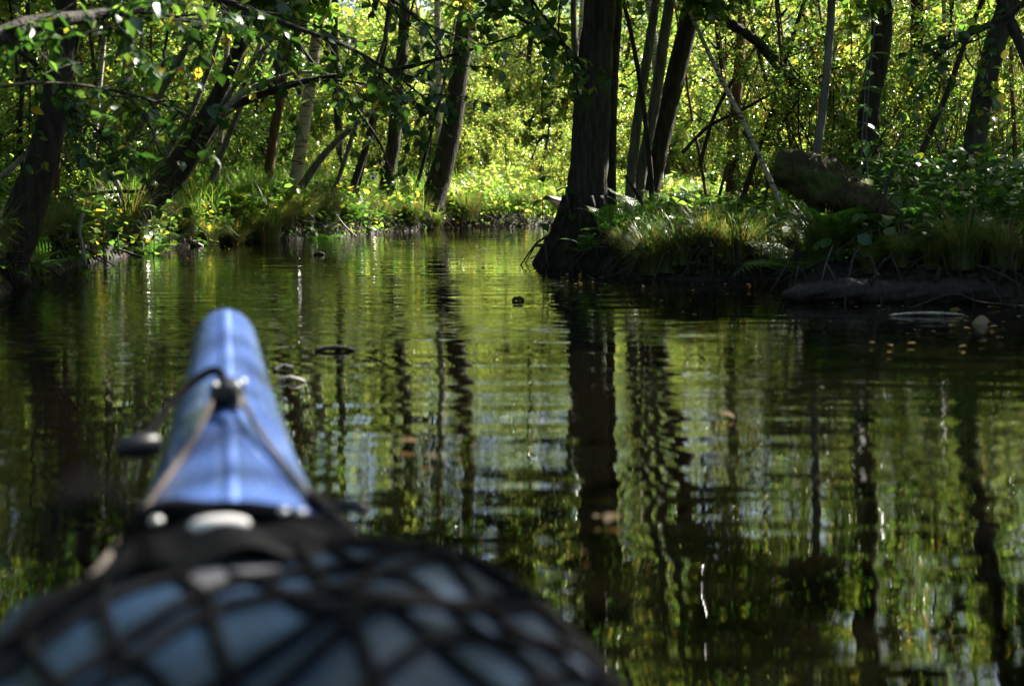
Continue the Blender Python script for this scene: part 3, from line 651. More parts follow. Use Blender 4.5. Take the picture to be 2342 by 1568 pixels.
for (x, y) in [(-5, 3), (-6.5, 6.5), (-4.6, -3), (-7, -1), (6.4, 3), (9.4, 6.3), (6.2, -3), (8.5, 0), (-3.6, -8), (5.6, -8), (-8, -8), (9, -7), (-9.5, 4), (10.5, 9), (-3.9, 0.8), (-4.2, 4.6), (5.4, 0.2), (-1.5, -6), (2.5, -7), (0.5, -10), (-5.5, -5.5), (6, -5)]:  # last trees in this list are added, unseen, to block skylight
    place_tree(int(rng.integers(0, 4)), x, y, rng.uniform(0.8, 1.1), rng.uniform(0, 6.28), 'tree', 'leafy tree out of view round the blue kayak', 'trees beside and behind the kayak')
place_tree(3, 4.65, 3.9, 1.0, 1.0, 'tree', 'leafy tree added out of view to shade the netted bag', 'trees beside and behind the kayak')  # unseen tree, added so its shadow falls on the bag
taken = []
for (x, y) in scatter(rng, 46, (-5, 6.5), (18.0, 29), 0.85, 0.4, taken=taken):
    place_shrub(int(rng.choice([0, 0, 2, 2, 1])), x, y, (0.26 + 0.11 * max(0, y - 18.4)) * rng.uniform(0.85, 1.2), rng.uniform(0, 6.28), 'yellowing leafy bush across the end of the channel', 'bushes on the far bank')
for (x, y) in scatter(rng, 30, (-11, -3.0), (13, 25), 1.1, 0.9, taken=taken):
    place_shrub(int(rng.choice([0, 1, 1, 3])), x, y, min(1.1, .3 + .16 * float(sdf(np.array([x]), np.array([y]))[0])) * rng.uniform(0.8, 1.2), rng.uniform(0, 6.28), 'leafy bush in the undergrowth behind the left bank', 'bushes behind the left bank')
for (x, y) in scatter(rng, 26, (1.8, 12), (12.5, 26), 1.1, 0.9, taken=taken):
    place_shrub(int(rng.choice([0, 1, 2, 3])), x, y, (.4 + .06 * (y - 12)) * rng.uniform(0.8, 1.2), rng.uniform(0, 6.28), 'leafy bush in the wood behind the mossy stump', 'bushes behind the right bank')
for (x, y) in scatter(rng, 8, (-8, 8), (27, 36), 1.6, 0.9, taken=taken):
    place_shrub(int(rng.choice([0, 2])), x, y, rng.uniform(1.0, 1.4), rng.uniform(0, 6.28), 'yellowing leafy bush across the end of the channel', 'bushes on the far bank')

for (x, y) in scatter(rng, 9, (-7.5, -4.2), (9.5, 14.5), 0.8, 0.55, taken=taken):
    place_shrub(int(rng.choice([1, 3, 3])), x, y, rng.uniform(0.35, 0.6), rng.uniform(0, 6.28), 'small green bush close behind the leaning pair of trunks', 'small bushes on the left bank')
for (x, y) in scatter(rng, 14, (2.5, 6.0), (10.4, 13.5), 0.8, 0.55, taken=taken):
    place_shrub(int(rng.choice([1, 3, 0])), x, y, rng.uniform(0.45, 0.75), rng.uniform(0, 6.28), 'small bush among the trunks close behind the tussock', 'small bushes on the right bank')
for (x, y, sc_) in [(-4.4, 7.0, .9), (-4.9, 8.4, 1.0), (-5.4, 9.8, 1.1), (-4.3, 5.6, .8), (-5.9, 7.4, 1.1)]:
    place_shrub(1, x, y, sc_, rng.uniform(0, 6.28), 'bush in the shade behind the black curved trunk', 'bushes behind the black curved trunk')
for (x, y) in scatter(rng, 12, (-7.5, -3.6), (11.5, 16), 0.8, 0.6, taken=taken):
    place_shrub(4, x, y, rng.uniform(0.35, 0.65), rng.uniform(0, 6.28), 'bush between the stems of the left bank', 'twiggy bushes on the left bank')
for (x, y) in scatter(rng, 13, (2.3, 6.2), (9.8, 13.5), 0.7, 0.6, taken=taken):
    place_shrub(4, x, y, rng.uniform(0.35, 0.65), rng.uniform(0, 6.28), 'bush between the trunks behind the mossy stump', 'twiggy bushes behind the stump')
def sapling_mesh(seed, H, leafmat, bark):
    r = np.random.default_rng(seed); tm = MB(); cm = MB()
    st = grow(r, (0, 0, -0.1), (r.normal() * .2, r.normal() * .2, 1), H, 12, 0.05, 0.02)
    tube(tm, st, np.linspace(0.022, 0.006, 12), 6, 0, False)
    for k in range(9):
        i = int(r.integers(4, 11)); branch_leafy(cm, r, st[i], unit(r.standard_normal(3) + np.array([0, 0, .6])), r.uniform(.5, 1.0), .007, 4, 9, .06, LEAF6)
    return tm.mesh('stem', bark), cm.mesh('crown', [bark, leafmat])
SAP = [sapling_mesh(81, 4.2, 'leaf_green', 'bark_grey'), sapling_mesh(82, 3.6, 'leaf_autumn', 'bark'), sapling_mesh(83, 4.6, 'leaf_green', 'bark_red'), sapling_mesh(84, 3.8, 'leaf_green', 'bark_birch')]
taken = []
def place_sap(x, y, label, group):
    k = int(rng.integers(0, 4)); label = ['thin grey', 'thin dark', 'thin reddish', 'thin pale'][k] + label[4:]
    t = thing('sapling', label, 'sapling', (x, y, gz1(x, y)), rng.uniform(0, 6.28), group, rng.uniform(.75, 1.2))
    inst('stem', SAP[k][0], t); c = inst('crown', SAP[k][1], t); c['kind'] = 'stuff'
for (x, y) in scatter(rng, 34, (-9, -3.5), (10.5, 20), 0.45, 0.6, taken=taken): place_sap(x, y, 'thin sapling stem in the thicket behind the left bank', 'saplings behind the left bank')
for (x, y) in scatter(rng, 30, (1.6, 8.5), (10, 18), 0.45, 0.5, taken=taken): place_sap(x, y, 'thin sapling stem in the thicket behind the mossy stump', 'saplings behind the right bank')

for (x, y) in scatter(rng, 16, (1.7, 5.2), (8.8, 11.5), 0.35, 0.5, taken=taken): place_sap(x, y, 'thin sapling stem in front of trunks round the mossy stump', 'saplings round the mossy stump')
for (x, y) in scatter(rng, 12, (-6, -3.3), (9.2, 12.5), 0.4, 0.35, taken=taken): place_sap(x, y, 'thin sapling stem beside the leaning pair of trunks', 'saplings beside the leaning pair')
# roots and dead stems hanging down the cut banks
rr_ = np.random.default_rng(95); mb = MB(); cnt = 0
while cnt < 520:
    k = int(rr_.integers(2, 37)); u = rr_.uniform(); p = RIVER[k] * (1 - u) + RIVER[(k + 1) % len(RIVER)] * u
    if not (5 < p[1] < 20): continue
    e = rr_.standard_normal(2) * .14; z0 = rr_.uniform(.10, .26); q = p + rr_.standard_normal(2) * .07
    P = spline([(p[0], p[1], z0), ((p[0] + q[0]) / 2 + e[0] * .4, (p[1] + q[1]) / 2 + e[1] * .4, z0 * .6 + rr_.uniform(-.03, .08)), (q[0] + e[0], q[1] + e[1], rr_.uniform(-.04, .03))], 6)
    tube(mb, P, np.linspace(1, .5, 6) * rr_.uniform(.003, .010), 5, 0, False); cnt += 1
stuff(obj('root_tangle', mb, 'bark'), 'tangled thin roots and dead stems hanging down the cut banks', 'roots')

# ------------------------------------------------------------------ ground cover
def pts_on(rng, n, xr, yr, d0, d1, dens=None):
    x = rng.uniform(*xr, n * 4); y = rng.uniform(*yr, n * 4); d = sdf(x, y)
    k = (d > d0) & (d < d1)
    if dens is not None: k &= rng.uniform(0, 1, len(x)) < dens(x, y)
    x, y = x[k][:n], y[k][:n]
    return np.c_[x, y, gz(x, y) - 0.01]
def grass_field(label, seed, n, xr, yr, d0, d1, L, W, bend, material, cat='grass', dens=None, name='grass'):
    rng = np.random.default_rng(seed); b = pts_on(rng, n, xr, yr, d0, d1, dens); n = len(b)
    a = rng.uniform(0, 6.28, n); mb = MB()
    blades(mb, b, np.c_[np.cos(a), np.sin(a)], rng.uniform(*L, n), rng.uniform(*W, n), rng.uniform(*bend, n))
    return stuff(obj(name, mb, material), label, cat)
clump = lambda s: (lambda x, y: np.clip(0.55 + 0.9 * fbm(x * s, y * s), 0.02, 1))
grass_field('long bright grass on the sunny slope of the left bank', 101, 16000, (-6.5, -2.5), (11.5, 18), 0.1, 2.2, (0.25, 0.65), (0.006, 0.013), (0.5, 1.9), 'grass', dens=clump(1.2))
grass_field('short grass over the tussock bank on the right', 102, 9000, (0.75, 3.2), (7.9, 10.6), 0.03, 2.0, (0.08, 0.30), (0.004, 0.009), (0.5, 2.0), 'grass', dens=clump(1.5))
grass_field('grass and low herbs at the foot of the far bushes', 103, 12000, (-2.5, 4), (16.5, 22), 0.03, 1.6, (0.2, 0.6), (0.006, 0.013), (0.4, 1.8), 'grass', dens=clump(1.0))
grass_field('dry brown reeds standing among the trunks behind the mossy stump', 104, 2600, (2.2, 7.5), (9.5, 17), 1.2, 6.0, (0.9, 2.2), (0.006, 0.012), (0.02, 0.25), 'reed', 'reeds', clump(0.9), 'reeds')
grass_field('sparse grass in the shade of the wood behind the left bank', 105, 9000, (-10, -3.2), (6, 14), 0.2, 5, (0.15, 0.55), (0.005, 0.011), (0.4, 1.8), 'sedge', dens=clump(0.8))
def undergrowth(label, seed, n, xr, yr, d0, d1, hmax, size, material, dens=None, tpl=LEAF6):
    rng = np.random.default_rng(seed); b = pts_on(rng, n, xr, yr, d0, d1, dens); n = len(b)
    hm = hmax * (0.45 + 0.55 * np.clip(0.5 + fbm(b[:, 0] * 1.7 + 3, b[:, 1] * 1.7), 0, 1))
    b[:, 2] = np.maximum(b[:, 2], 0.02) + hm * rng.uniform(0, 1, n) ** 0.7
    d = rng.standard_normal((n, 3)) * np.array([1, 1, 0.35]) + np.array([0, 0, -0.2]); nr = np.array([0, 0, 1.0]) + rng.standard_normal((n, 3)) * 0.45
    mb = MB(); leaves(mb, b, d, nr, rng.uniform(*size, n), tpl, 0)
    return stuff(obj('undergrowth', mb, material), label, 'undergrowth')
undergrowth('bright leafy herbs growing along the sunny left bank', 111, 15000, (-6.5, -1.2), (9.5, 17.5), 0.05, 2.5, 0.5, (0.04, 0.11), 'leaf_green', clump(1.3))
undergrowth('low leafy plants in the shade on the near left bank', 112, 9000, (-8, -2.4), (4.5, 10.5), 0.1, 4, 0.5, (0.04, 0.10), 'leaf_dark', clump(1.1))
undergrowth('leafy herbs between the tussock and the mossy stump', 113, 6000, (1.1, 2.7), (8.2, 13), 0.2, 3.5, 0.32, (0.03, 0.09), 'leaf_green', clump(1.4))
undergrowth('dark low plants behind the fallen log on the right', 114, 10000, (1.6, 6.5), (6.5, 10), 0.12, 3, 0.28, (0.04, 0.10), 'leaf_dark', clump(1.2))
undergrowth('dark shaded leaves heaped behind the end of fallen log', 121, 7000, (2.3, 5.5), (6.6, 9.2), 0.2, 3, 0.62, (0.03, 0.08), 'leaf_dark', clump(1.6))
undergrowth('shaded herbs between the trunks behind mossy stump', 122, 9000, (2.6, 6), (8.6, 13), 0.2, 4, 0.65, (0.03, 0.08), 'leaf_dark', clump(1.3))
undergrowth('yellow green herbs at the edge of the far bank', 115, 12000, (-2.2, 4), (16, 22.5), 0.03, 2.0, 0.6, (0.04, 0.09), 'leaf_autumn', clump(1.3))
undergrowth('tall nettles in the thicket behind the left bank', 116, 6000, (-9, -3.8), (9.5, 18), 0.8, 5, 1.0, (0.05, 0.10), 'leaf_green', clump(0.8), LEAFL)
undergrowth('bramble and herb leaves hanging over the edge of the left bank', 117, 12000, (-3.9, -0.6), (6.0, 17.8), -0.06, 0.45, 0.46, (0.03, 0.085), 'leaf_green', clump(2.0))
undergrowth('herb leaves hanging over the edge of the far bank', 118, 6000, (-0.9, 3.5), (16.8, 21), -0.05, 0.4, 0.4, (0.03, 0.07), 'leaf_autumn', clump(2.0))
undergrowth('small leaves and moss over the edge of the tussock bank', 119, 4000, (0.7, 1.9), (7.8, 9.6), -0.03, 0.6, 0.2, (0.015, 0.05), 'leaf_green', clump(2.4))
# fallen leaves lying on the soil
rngL = np.random.default_rng(120); b = pts_on(rngL, 6000, (-7, 7), (5.5, 22), 0.03, 4)
b[:, 2] += 0.015; mb = MB(); n = len(b)
leaves(mb, b, rngL.standard_normal((n, 3)) * np.array([1, 1, .2]), np.array([0, 0, 1.0]) + rngL.standard_normal((n, 3)) * .25, rngL.uniform(.03, .07, n), LEAF6)
stuff(obj('leaf_litter', mb, 'dead_leaf'), 'brown fallen leaves scattered over both banks', 'leaf litter')

# sedge tussocks drooping over the water's edge, one by one
def tussock_mesh(seed, n, L, out=0.10):
    r = np.random.default_rng(seed); mb = MB(); a = r.uniform(0, 6.28, n); q = r.uniform(0, out, n)
    base = np.c_[np.cos(a) * q, np.sin(a) * q, np.zeros(n) - .02]
    blades(mb, base, np.c_[np.cos(a), np.sin(a)], r.uniform(.5, 1.0, n) * L, r.uniform(.004, .009, n), r.uniform(.8, 2.7, n), seg=6)
    return mb.mesh('sedge_tussock', 'sedge')
TUS = [tussock_mesh(131, 420, .55), tussock_mesh(132, 340, .45), tussock_mesh(133, 520, .65, .14)]
def tussock(x, y, sc, label, group=None):
    o = inst('sedge_tussock', TUS[int(rng.integers(0, 3))], None, (x, y, gz1(x, y)), (0, 0, rng.uniform(0, 6.28)), sc); tag(o, label, 'sedge', group)
def along_bank(p, q, n, off, label, group, sc=(0.7, 1.1)):
    for k in range(n):
        t = (k + rng.uniform(.1, .9)) / n; x, y = p[0] + (q[0] - p[0]) * t, p[1] + (q[1] - p[1]) * t
        e = unit(np.array([q[1] - p[1], -(q[0] - p[0])])); s = 1 if sdf(np.array([x + e[0] * .2]), np.array([y + e[1] * .2]))[0] > 0 else -1
        tussock(x + s * e[0] * off, y + s * e[1] * off, rng.uniform(*sc), label, group)
gl = 'sedge along the left bank'; ll = 'sedge tussock drooping over the edge of the left bank'
for a, b_, n in [((-2.5, 5.2), (-2.62, 6.6), 4), ((-2.62, 6.6), (-3.05, 8.2), 5), ((-3.05, 8.2), (-3.2, 10.2), 5), ((-3.2, 10.2), (-3.05, 12.2), 5), ((-3.05, 12.2), (-2.2, 13.9), 5), ((-2.2, 13.9), (-1.55, 16), 5), ((-1.55, 16), (-.4, 17.6), 4)]:
    along_bank(a, b_, n, 0.10, ll, gl)
along_bank((-0.2, 17.8), (2.0, 20.2), 6, 0.12, 'sedge tussock at the foot of the far bushes', 'sedge along the far bank')
along_bank((0.80, 8.12), (1.68, 8.0), 8, 0.03, 'grassy tussock hanging over the cut bank right of the root mound', 'tussocks on the right bank', (0.5, 0.75))
along_bank((0.70, 9.0), (0.82, 8.2), 4, 0.04, 'grassy tussock hanging over the cut bank right of the root mound', 'tussocks on the right bank', (0.5, 0.7))
along_bank((1.75, 6.9), (3.6, 6.25), 12, 0.05, 'dark sedge tussock hanging down behind the fallen log', 'sedge behind the log', (0.4, 0.7))
along_bank((1.66, 7.8), (1.55, 7.1), 3, 0.15, 'dark sedge tussock beside the fallen log', 'sedge by the log', (0.5, 0.8))

# ------------------------------------------------------------------ ferns (each frond a part)
def frond_mesh(seed, L=0.7):
    r = np.random.default_rng(seed); mb = MB(); n = 20
    t = np.linspace(0, 1, n); path = np.c_[t * L * 0.92, np.zeros(n), L * (0.55 * t - 0.62 * t ** 2.2)]
    tube(mb, path, np.linspace(.004, .001, n), 4, 0, False)
    pos, d, nr, sz = [], [], [], []
    for i in range(2, n):
        tt = t[i]; pl = L * 0.30 * math.sin(math.pi * min(1, 0.12 + 0.9 * tt)) * (1 - .25 * tt)
        tan = unit(path[min(i + 1, n - 1)] - path[i - 1])
        for s in (-1, 1):
            pd = unit(np.array([tan[0] * .45, s * 1.0, tan[2] * .45 - .15])); m_ = 7
            for j in range(m_):
                u = (j + .5) / m_; q = path[i] + pd * pl * u
                for s2 in (-1, 1):
                    pos.append(q); d.append(unit(pd * .55 + tan * s2 * .8 + np.array([0, 0, -.05]))); nr.append((r.normal() * .15, r.normal() * .15, 1)); sz.append(pl * .135 * (1 - .7 * u) + .004)
    leaves(mb, pos, np.array(d), np.array(nr), np.array(sz), LEAF6, 0)
    return mb.mesh('frond', 'fern')
FROND = [frond_mesh(141), frond_mesh(142, .6)]
def fern(x, y, sc, label, n=9, group=None, z=None):
    t = thing('fern', label, 'fern', (x, y, (gz1(x, y) if z is None else z) + .03), rng.uniform(0, 6.28), group, sc)
    for k in range(n):
        o = inst('frond', FROND[k % 2], t, (0, 0, 0), (rng.normal() * .15, -rng.uniform(0.1, 0.95), k * 6.283 / n + rng.normal() * .2), rng.uniform(.75, 1.1))
for k, (px, py, D, s, lab) in enumerate([
    (1400, 520, 9.35, .75, 'fern hanging from the foot of the thick ridged trunk'),
    (1345, 495, 9.42, .5, 'small fern on the root mound under the thick ridged trunk'),
    (1500, 470, 10.4, .9, 'lush fern behind tussock beside the pale slender trunks'),
    (1560, 480, 10.8, .85, 'fern in the clearing left of brown straight trunk'),
    (1450, 500, 9.8, .8, 'fern between root mound and tussock'),
    (2060, 470, 7.6, 1.1, 'tall fern at the low end of the mossy stump'),
    (2130, 500, 7.7, 1.05, 'tall fern in front of the straight dark trunk'),
    (2190, 560, 7.2, .9, 'dark fern behind the fallen log'),
    (2290, 560, 7.2, 1.0, 'dark fern at the bank end of fallen log'),
    (1900, 560, 7.25, .85, 'shaded fern below the mossy stump'), (1825, 560, 7.35, .85, 'fern under the raised end of the mossy stump'),
    (735, 520, 14.1, .9, 'drooping fern at the water under slanting forked stem'),
    (815, 520, 15.2, .9, 'drooping fern at the water under the thin leaning pair'),
    (350, 500, 11.2, .8, 'fern at the foot of the leaning pair of trunks'),
    (60, 540, 7.9, .9, 'dark fern beside the black curved trunk')]):
    p = at(px, py, D); fern(p[0], p[1], s * .85, lab)

# ------------------------------------------------------------------ leafy stems with opposite leaves (each leaf a part)
def big_leaf_mesh(name, tpl_w, material, L=1.0):
    mb = MB(); n = 7; t = np.linspace(0, 1, n); wd = tpl_w * np.sin(np.pi * np.clip(t, 0.02, 0.985) ** 0.85)
    z = -0.22 * t ** 2
    v = np.vstack([np.c_[t, -wd, z + 0.22 * wd], np.c_[t, 0 * t, z], np.c_[t, wd, z + 0.22 * wd]]) * L
    i = np.arange(n - 1); f = np.vstack([np.stack([i, i + n, i + n + 1, i + 1], -1), np.stack([i + n, i + 2 * n, i + 2 * n + 1, i + n + 1], -1)])
    mb.add(v, f); return mb.mesh(name, material)
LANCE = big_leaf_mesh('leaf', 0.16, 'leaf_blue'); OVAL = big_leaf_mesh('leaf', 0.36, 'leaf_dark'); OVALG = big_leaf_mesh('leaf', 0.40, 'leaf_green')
def stem_plant(px, D, py_top, label, pairs, lsize, leafme=LANCE, lean=0.0, seed=0, group=None, py_foot=None, name='leafy_stem', dr=0.5):
    r = np.random.default_rng(seed); p = at(px, py_foot or 480, D); x, y = p[0], p[1]; z = gz1(x, y); top = at(px + lean, py_top, D)
    t = thing(name, label, 'plant', (x, y, z), 0, group)
    P = spline([(x, y, z - .05), (x + (top[0] - x) * .4 + r.normal() * .03, y, z + (top[2] - z) * .5), tuple(top)], 14)
    mb = MB(); tube(mb, P, np.linspace(.006, .0025, 14), 5, 0, False); obj('stem', mb, 'bark_grey', t)
    for k in range(pairs):
        u = (0.25 + 0.75 * (k + .5) / pairs) * 12.99; i = int(u); q = P[i] + (P[i + 1] - P[i]) * (u - i) - np.array([x, y, z]); a = k * 1.57 + r.normal() * .25
        for s in (0, math.pi):
            inst('leaf', leafme, t, tuple(q), (r.normal() * .3, r.uniform(-.25, dr), a + s + r.normal() * .2), lsize * r.uniform(.7, 1.15) * (1 - .35 * (k / pairs) ** 3))
for k, (px, D, pt, n, s, lean, lab) in enumerate([
    (1960, 7.6, 20, 11, .125, 30, 'tall leafy stem in front of broad kinked trunk, taller one'),
    (2010, 7.3, 60, 10, .12, -10, 'tall leafy stem with silvery leaves crossing the kinked trunk'),
    (1915, 7.7, 160, 8, .11, 20, 'shorter leafy stem right of the smooth grey sapling'),
    (2080, 7.8, 120, 9, .115, 10, 'leafy stem in front of the straight dark trunk'),
    (2165, 7.4, 230, 7, .12, -15, 'leafy stem left of the trunk leaning over ferns'),
    (2285, 7.2, 180, 8, .12, 25, 'leafy stem right of the trunk leaning over ferns'),
    (2060, 7.1, 420, 4, .11, -40, 'low broad-leaved plant above the fallen log')]):
    stem_plant(px, D, pt, lab, n, s, LANCE if k < 6 else OVAL, lean, 150 + k)
stem_plant(1262, 9.55, 375, 'small broad-leaved sapling growing from the root mound over the water', 4, .10, OVAL, -18, 160, py_foot=470, name='alder_seedling')
stem_plant(1285, 9.6, 400, 'second small broad-leaved shoot against the thick ridged trunk', 3, .085, OVAL, 4, 161, py_foot=470, name='alder_seedling')
for k, (px, D, pt, lab) in enumerate([(330, 10.3, 452, 'broad-leaved sunlit plant below leaning pair of trunks'), (385, 10.7, 440, 'broad-leaved sunlit plant right of the leaning pair'), (150, 9.6, 430, 'broad-leaved plant left of the leaning pair'), (235, 9.9, 445, 'broad-leaved plant at the foot of the leaning pair'), (2000, 6.95, 520, 'broad-leaved dark plant over the end of log'), (2140, 6.95, 530, 'broad-leaved dark plant behind the middle of log')]):
    stem_plant(px, D, pt, lab, 5, .09, OVALG if k < 4 else OVAL, 10, 165 + k, dr=.3)

# ------------------------------------------------------------------ near overhanging boughs at the upper left: leaves are parts
NEARLEAF = [big_leaf_mesh('leaf', 0.40, 'leaf_dark'), big_leaf_mesh('leaf', 0.34, 'leaf_green'), big_leaf_mesh('leaf', 0.30, 'leaf_dark')]
def bough(label, pts, Ds, wpx, ntwig, nleaf, lsize, seed, name='overhanging_bough'):
    r = np.random.default_rng(seed); W = [at(px, py, D) for (px, py), D in zip(pts, Ds)]
    P = spline(W, 26); t = thing(name, label, 'branch', tuple(P[0])); o0 = np.array(P[0])
    mb = MB(); tube(mb, P, np.interp(np.linspace(0, 1, 26), np.linspace(0, 1, len(wpx)), [w_ * D / FPX / 2 for w_, D in zip(wpx, Ds)]), 7, 0, True, .04, r)
    obj('wood', mb, 'bark', t, origin=o0)
    cnt = 0
    for k in range(ntwig):
        i = int(r.integers(4, 25)); ax = unit(P[min(i + 1, 25)] - P[i - 1])
        tw = grow(r, P[i], ax * .8 + r.standard_normal(3) * np.array([.7, .5, .5]) + np.array([0, 0, -.25]), r.uniform(.25, .75), 7, .14, -.05)
        mb = MB(); tube(mb, tw, np.linspace(.005, .0018, 7), 4, 0, False); obj('twig', mb, 'bark', t, origin=o0)
        for j in range(nleaf):
            u = r.uniform(.15, 1) * 5.99; q = tw[int(u)] + (tw[int(u) + 1] - tw[int(u)]) * (u - int(u)) - o0
            inst('leaf', NEARLEAF[j % 3], t, tuple(q), (r.normal() * .5, r.uniform(-.1, 1.0), r.uniform(0, 6.28)), lsize * r.uniform(.65, 1.2)); cnt += 1
    return t
bough('black bough reaching in from the left above the curved trunk', [(-160, 130), (0, 85), (64, 58), (190, 40), (330, 25), (470, 60)], [4.6, 4.8, 4.9, 5.1, 5.4, 5.8], [60, 44, 36, 22, 12, 5], 26, 11, .068, 201)
bough('drooping leafy bough hanging before the leaning pair of trunks', [(-60, 210), (80, 190), (220, 200), (380, 240), (470, 290)], [5.6, 5.9, 6.2, 6.6, 6.9], [9, 8, 7, 6, 4], 15, 10, .068, 202)
bough('long leafy bough spread high across the left half of river', [(300, -120), (470, -20), (640, 50), (800, 110), (930, 190), (990, 250)], [6.4, 6.6, 6.8, 7.0, 7.2, 7.4], [22, 18, 13, 9, 6, 3], 26, 11, .068, 203)
bough('leafy bough tip hanging with dark leaves over mid river', [(700, -140), (840, -40), (960, 50), (1020, 150), (1040, 230)], [7.0, 7.2, 7.3, 7.4, 7.5], [14, 11, 8, 5, 3], 14, 12, .066, 204)
bough('shaded leafy bough over the white stick on near bank', [(-80, 60), (60, 130), (170, 250), (260, 330)], [6.6, 6.8, 7.0, 7.2], [14, 11, 8, 4], 16, 11, .066, 205)
bough('leafy bough high against the thick ridged trunk', [(1110, -140), (1180, -60), (1230, 20), (1290, 100), (1300, 170)], [8.0, 8.3, 8.6, 8.8, 9.0], [12, 10, 7, 5, 3], 10, 10, .075, 206)
bough('leafy bough reaching left from the leaning trunk over the ferns', [(2420, -60), (2300, 40), (2200, 90), (2120, 150)], [7.0, 7.1, 7.2, 7.3], [18, 13, 8, 4], 12, 10, .066, 207)
bough('sunlit leafy bough before the slanting forked stem', [(640, 40), (720, 150), (800, 230), (870, 330), (890, 400)], [11.5, 12, 12.4, 12.8, 13], [12, 10, 8, 6, 3], 14, 12, .066, 208)

# ------------------------------------------------------------------ mossy stump, fallen dead tree, logs, sticks
rs = np.random.default_rng(300)
st_a, st_b = at(1800, 385, 7.45), at(1985, 452, 7.2)
t = thing('mossy_stump', 'mossy broken stump tilted above the bank, thick end raised', 'stump', (st_a[0], st_a[1], gz1(st_a[0], st_a[1])))
P = spline([at(1780, 384, 7.5), at(1815, 390, 7.46), at(1860, 408, 7.4), at(1920, 434, 7.3), at(1975, 462, 7.2), at(2030, 500, 7.15), at(2060, 530, 7.1)], 26)
P = spline(P, 44); mb = MB(); rad = np.interp(np.linspace(0, 1, 44), [0, .03, .13, .32, .52, .72, .9, 1], [38, 43, 46, 50, 46, 38, 30, 24]) * 7.4 / FPX
tube(mb, P, rad, 34, 0, True, .045, rs, lambda t_, th: 1 + .10 * np.cos(2 * th + 9 * t_) + .08 * np.cos(5 * th + 13 * t_) + .06 * np.sin(9 * th - 21 * t_) * np.cos(17 * t_) + .05 * np.sin(23 * th) * np.sin(60 * t_ + 3 * th))
obj('wood', mb, 'moss', t)
mb = MB()   # moss and dry grass tufts on its back
k = rs.integers(1, 34, 700); b = P[k] + np.c_[rs.normal(0, .02, 700), rs.normal(0, .03, 700), np.zeros(700)]; b[:, 2] += rad[k] * .9
a = rs.uniform(0, 6.28, 700); blades(mb, b, np.c_[np.cos(a), np.sin(a)], rs.uniform(.012, .035, 700), rs.uniform(.003, .006, 700), rs.uniform(.6, 2.4, 700), seg=3)
o = obj('moss_tufts', mb, 'sedge', t); o['kind'] = 'stuff'
mb = MB(); tube(mb, spline([at(1850, 440, 7.42), at(1868, 470, 7.38), at(1884, 520, 7.34), at(1896, 590, 7.3)], 10), np.array([20, 19, 18, 17, 16, 16, 16, 17, 18, 20]) * 7.4 / FPX, 9, 0, True, .05, rs); obj('prop', mb, 'wet_wood', t)

def log(name, label, pts, D, wpx, material, dy=0.0, cat='log', rough=.05, sides=10, zs=None):
    P = [at(px, py, D + dy * k) for k, (px, py) in enumerate(pts)]
    P = spline(P, 18); mb = MB(); tube(mb, P, np.interp(np.linspace(0, 1, 18), np.linspace(0, 1, len(wpx)), wpx) * D / FPX / 2, sides, 0, True, rough, rs)
    o = obj(name, mb, material, origin=tuple(P[0])); return tag(o, label, cat)
log('fallen_tree', 'dead tree fallen aslant between the trunks behind the mossy stump', [(1560, -40), (1664, 51), (1734, 96), (1804, 180), (1865, 227), (1944, 297), (2010, 400)], 10.2, [20, 22, 24, 26, 26, 28, 30], 'bark_moss', 0.05)
lg = thing('fallen_log', 'dark wet log lying along the water below the ferns', 'log', tuple(at(1790, 672, 6.62)))
P = spline([at(px, py, 6.62 + dd) for px, py, dd in [(1790, 674, 0), (1860, 668, .02), (1960, 664, -.02), (2080, 672, .04), (2200, 664, 0), (2340, 672, .03), (2500, 664, 0)]], 70); mb = MB()
tube(mb, P, np.interp(np.linspace(0, 1, 70), [0, .04, .2, .5, 1], [8, 18, 25, 28, 30]) * 6.62 / FPX, 26, 0, True, .05, rs, lambda t_, th: 1 + .10 * np.sin(3 * th + 19 * t_) * np.cos(31 * t_) + .07 * np.sin(7 * th + 40 * t_) + .05 * np.sin(90 * t_ + 2 * th)); obj('bark', mb, 'wet_wood', lg)
for (u_, a_, l_) in [(18, .6, .10), (34, 1.3, .07), (47, .9, .13), (58, 2.1, .08)]:
    mb = MB(); e_ = P[u_] + np.array([math.cos(a_) * .4, -.4, math.sin(a_)]) * (l_ + .06); tube(mb, [P[u_], (P[u_] + e_) / 2, e_], [.022, .015, .009], 7, 0, True, .1, rs); obj('broken_branch', mb, 'wet_wood', lg)
log('driftwood_log', 'pale split log sticking out of left bank into water', [(385, 528), (410, 540), (440, 553), (465, 563)], 12.4, [20, 24, 16, 5], 'dead_wood')
def stick(label, pts, D, wpx, material='dead_wood', dy=0.0): return log('stick', label, pts, D, wpx, material, dy, 'stick', .04, 6)
stick('white crooked stick standing in water by the near left bank', [(190, 488), (183, 515), (182, 535), (190, 570), (196, 608)], 8.9, [9, 9, 8, 9, 8])
stick('white crooked dead stem among the leaves behind leaning pair', [(258, 395), (268, 415), (274, 440), (272, 470), (280, 500)], 11.2, [9, 10, 9, 9, 8])
stick('pale thin stick slanting into the water below leaning pair', [(270, 570), (295, 578), (325, 590)], 10.1, [5, 7, 6], 'wet_wood')
stick('pale twig reaching over the water left of birch', [(470, 500), (520, 520), (548, 540), (565, 525)], 12.8, [3, 4, 3, 2])
stick('thin branch slanting into water below the thin leaning pair', [(768, 490), (790, 518), (815, 540)], 14.6, [3, 4, 3])
stick('bare horizontal dead branch behind the leaning pair', [(170, 450), (240, 440), (300, 438), (330, 442)], 11.0, [8, 9, 10, 9], 'bark')
stick('white broken branch leaning left of the curved trunk', [(0, 405), (40, 372), (70, 335)], 9.2, [14, 12, 8])
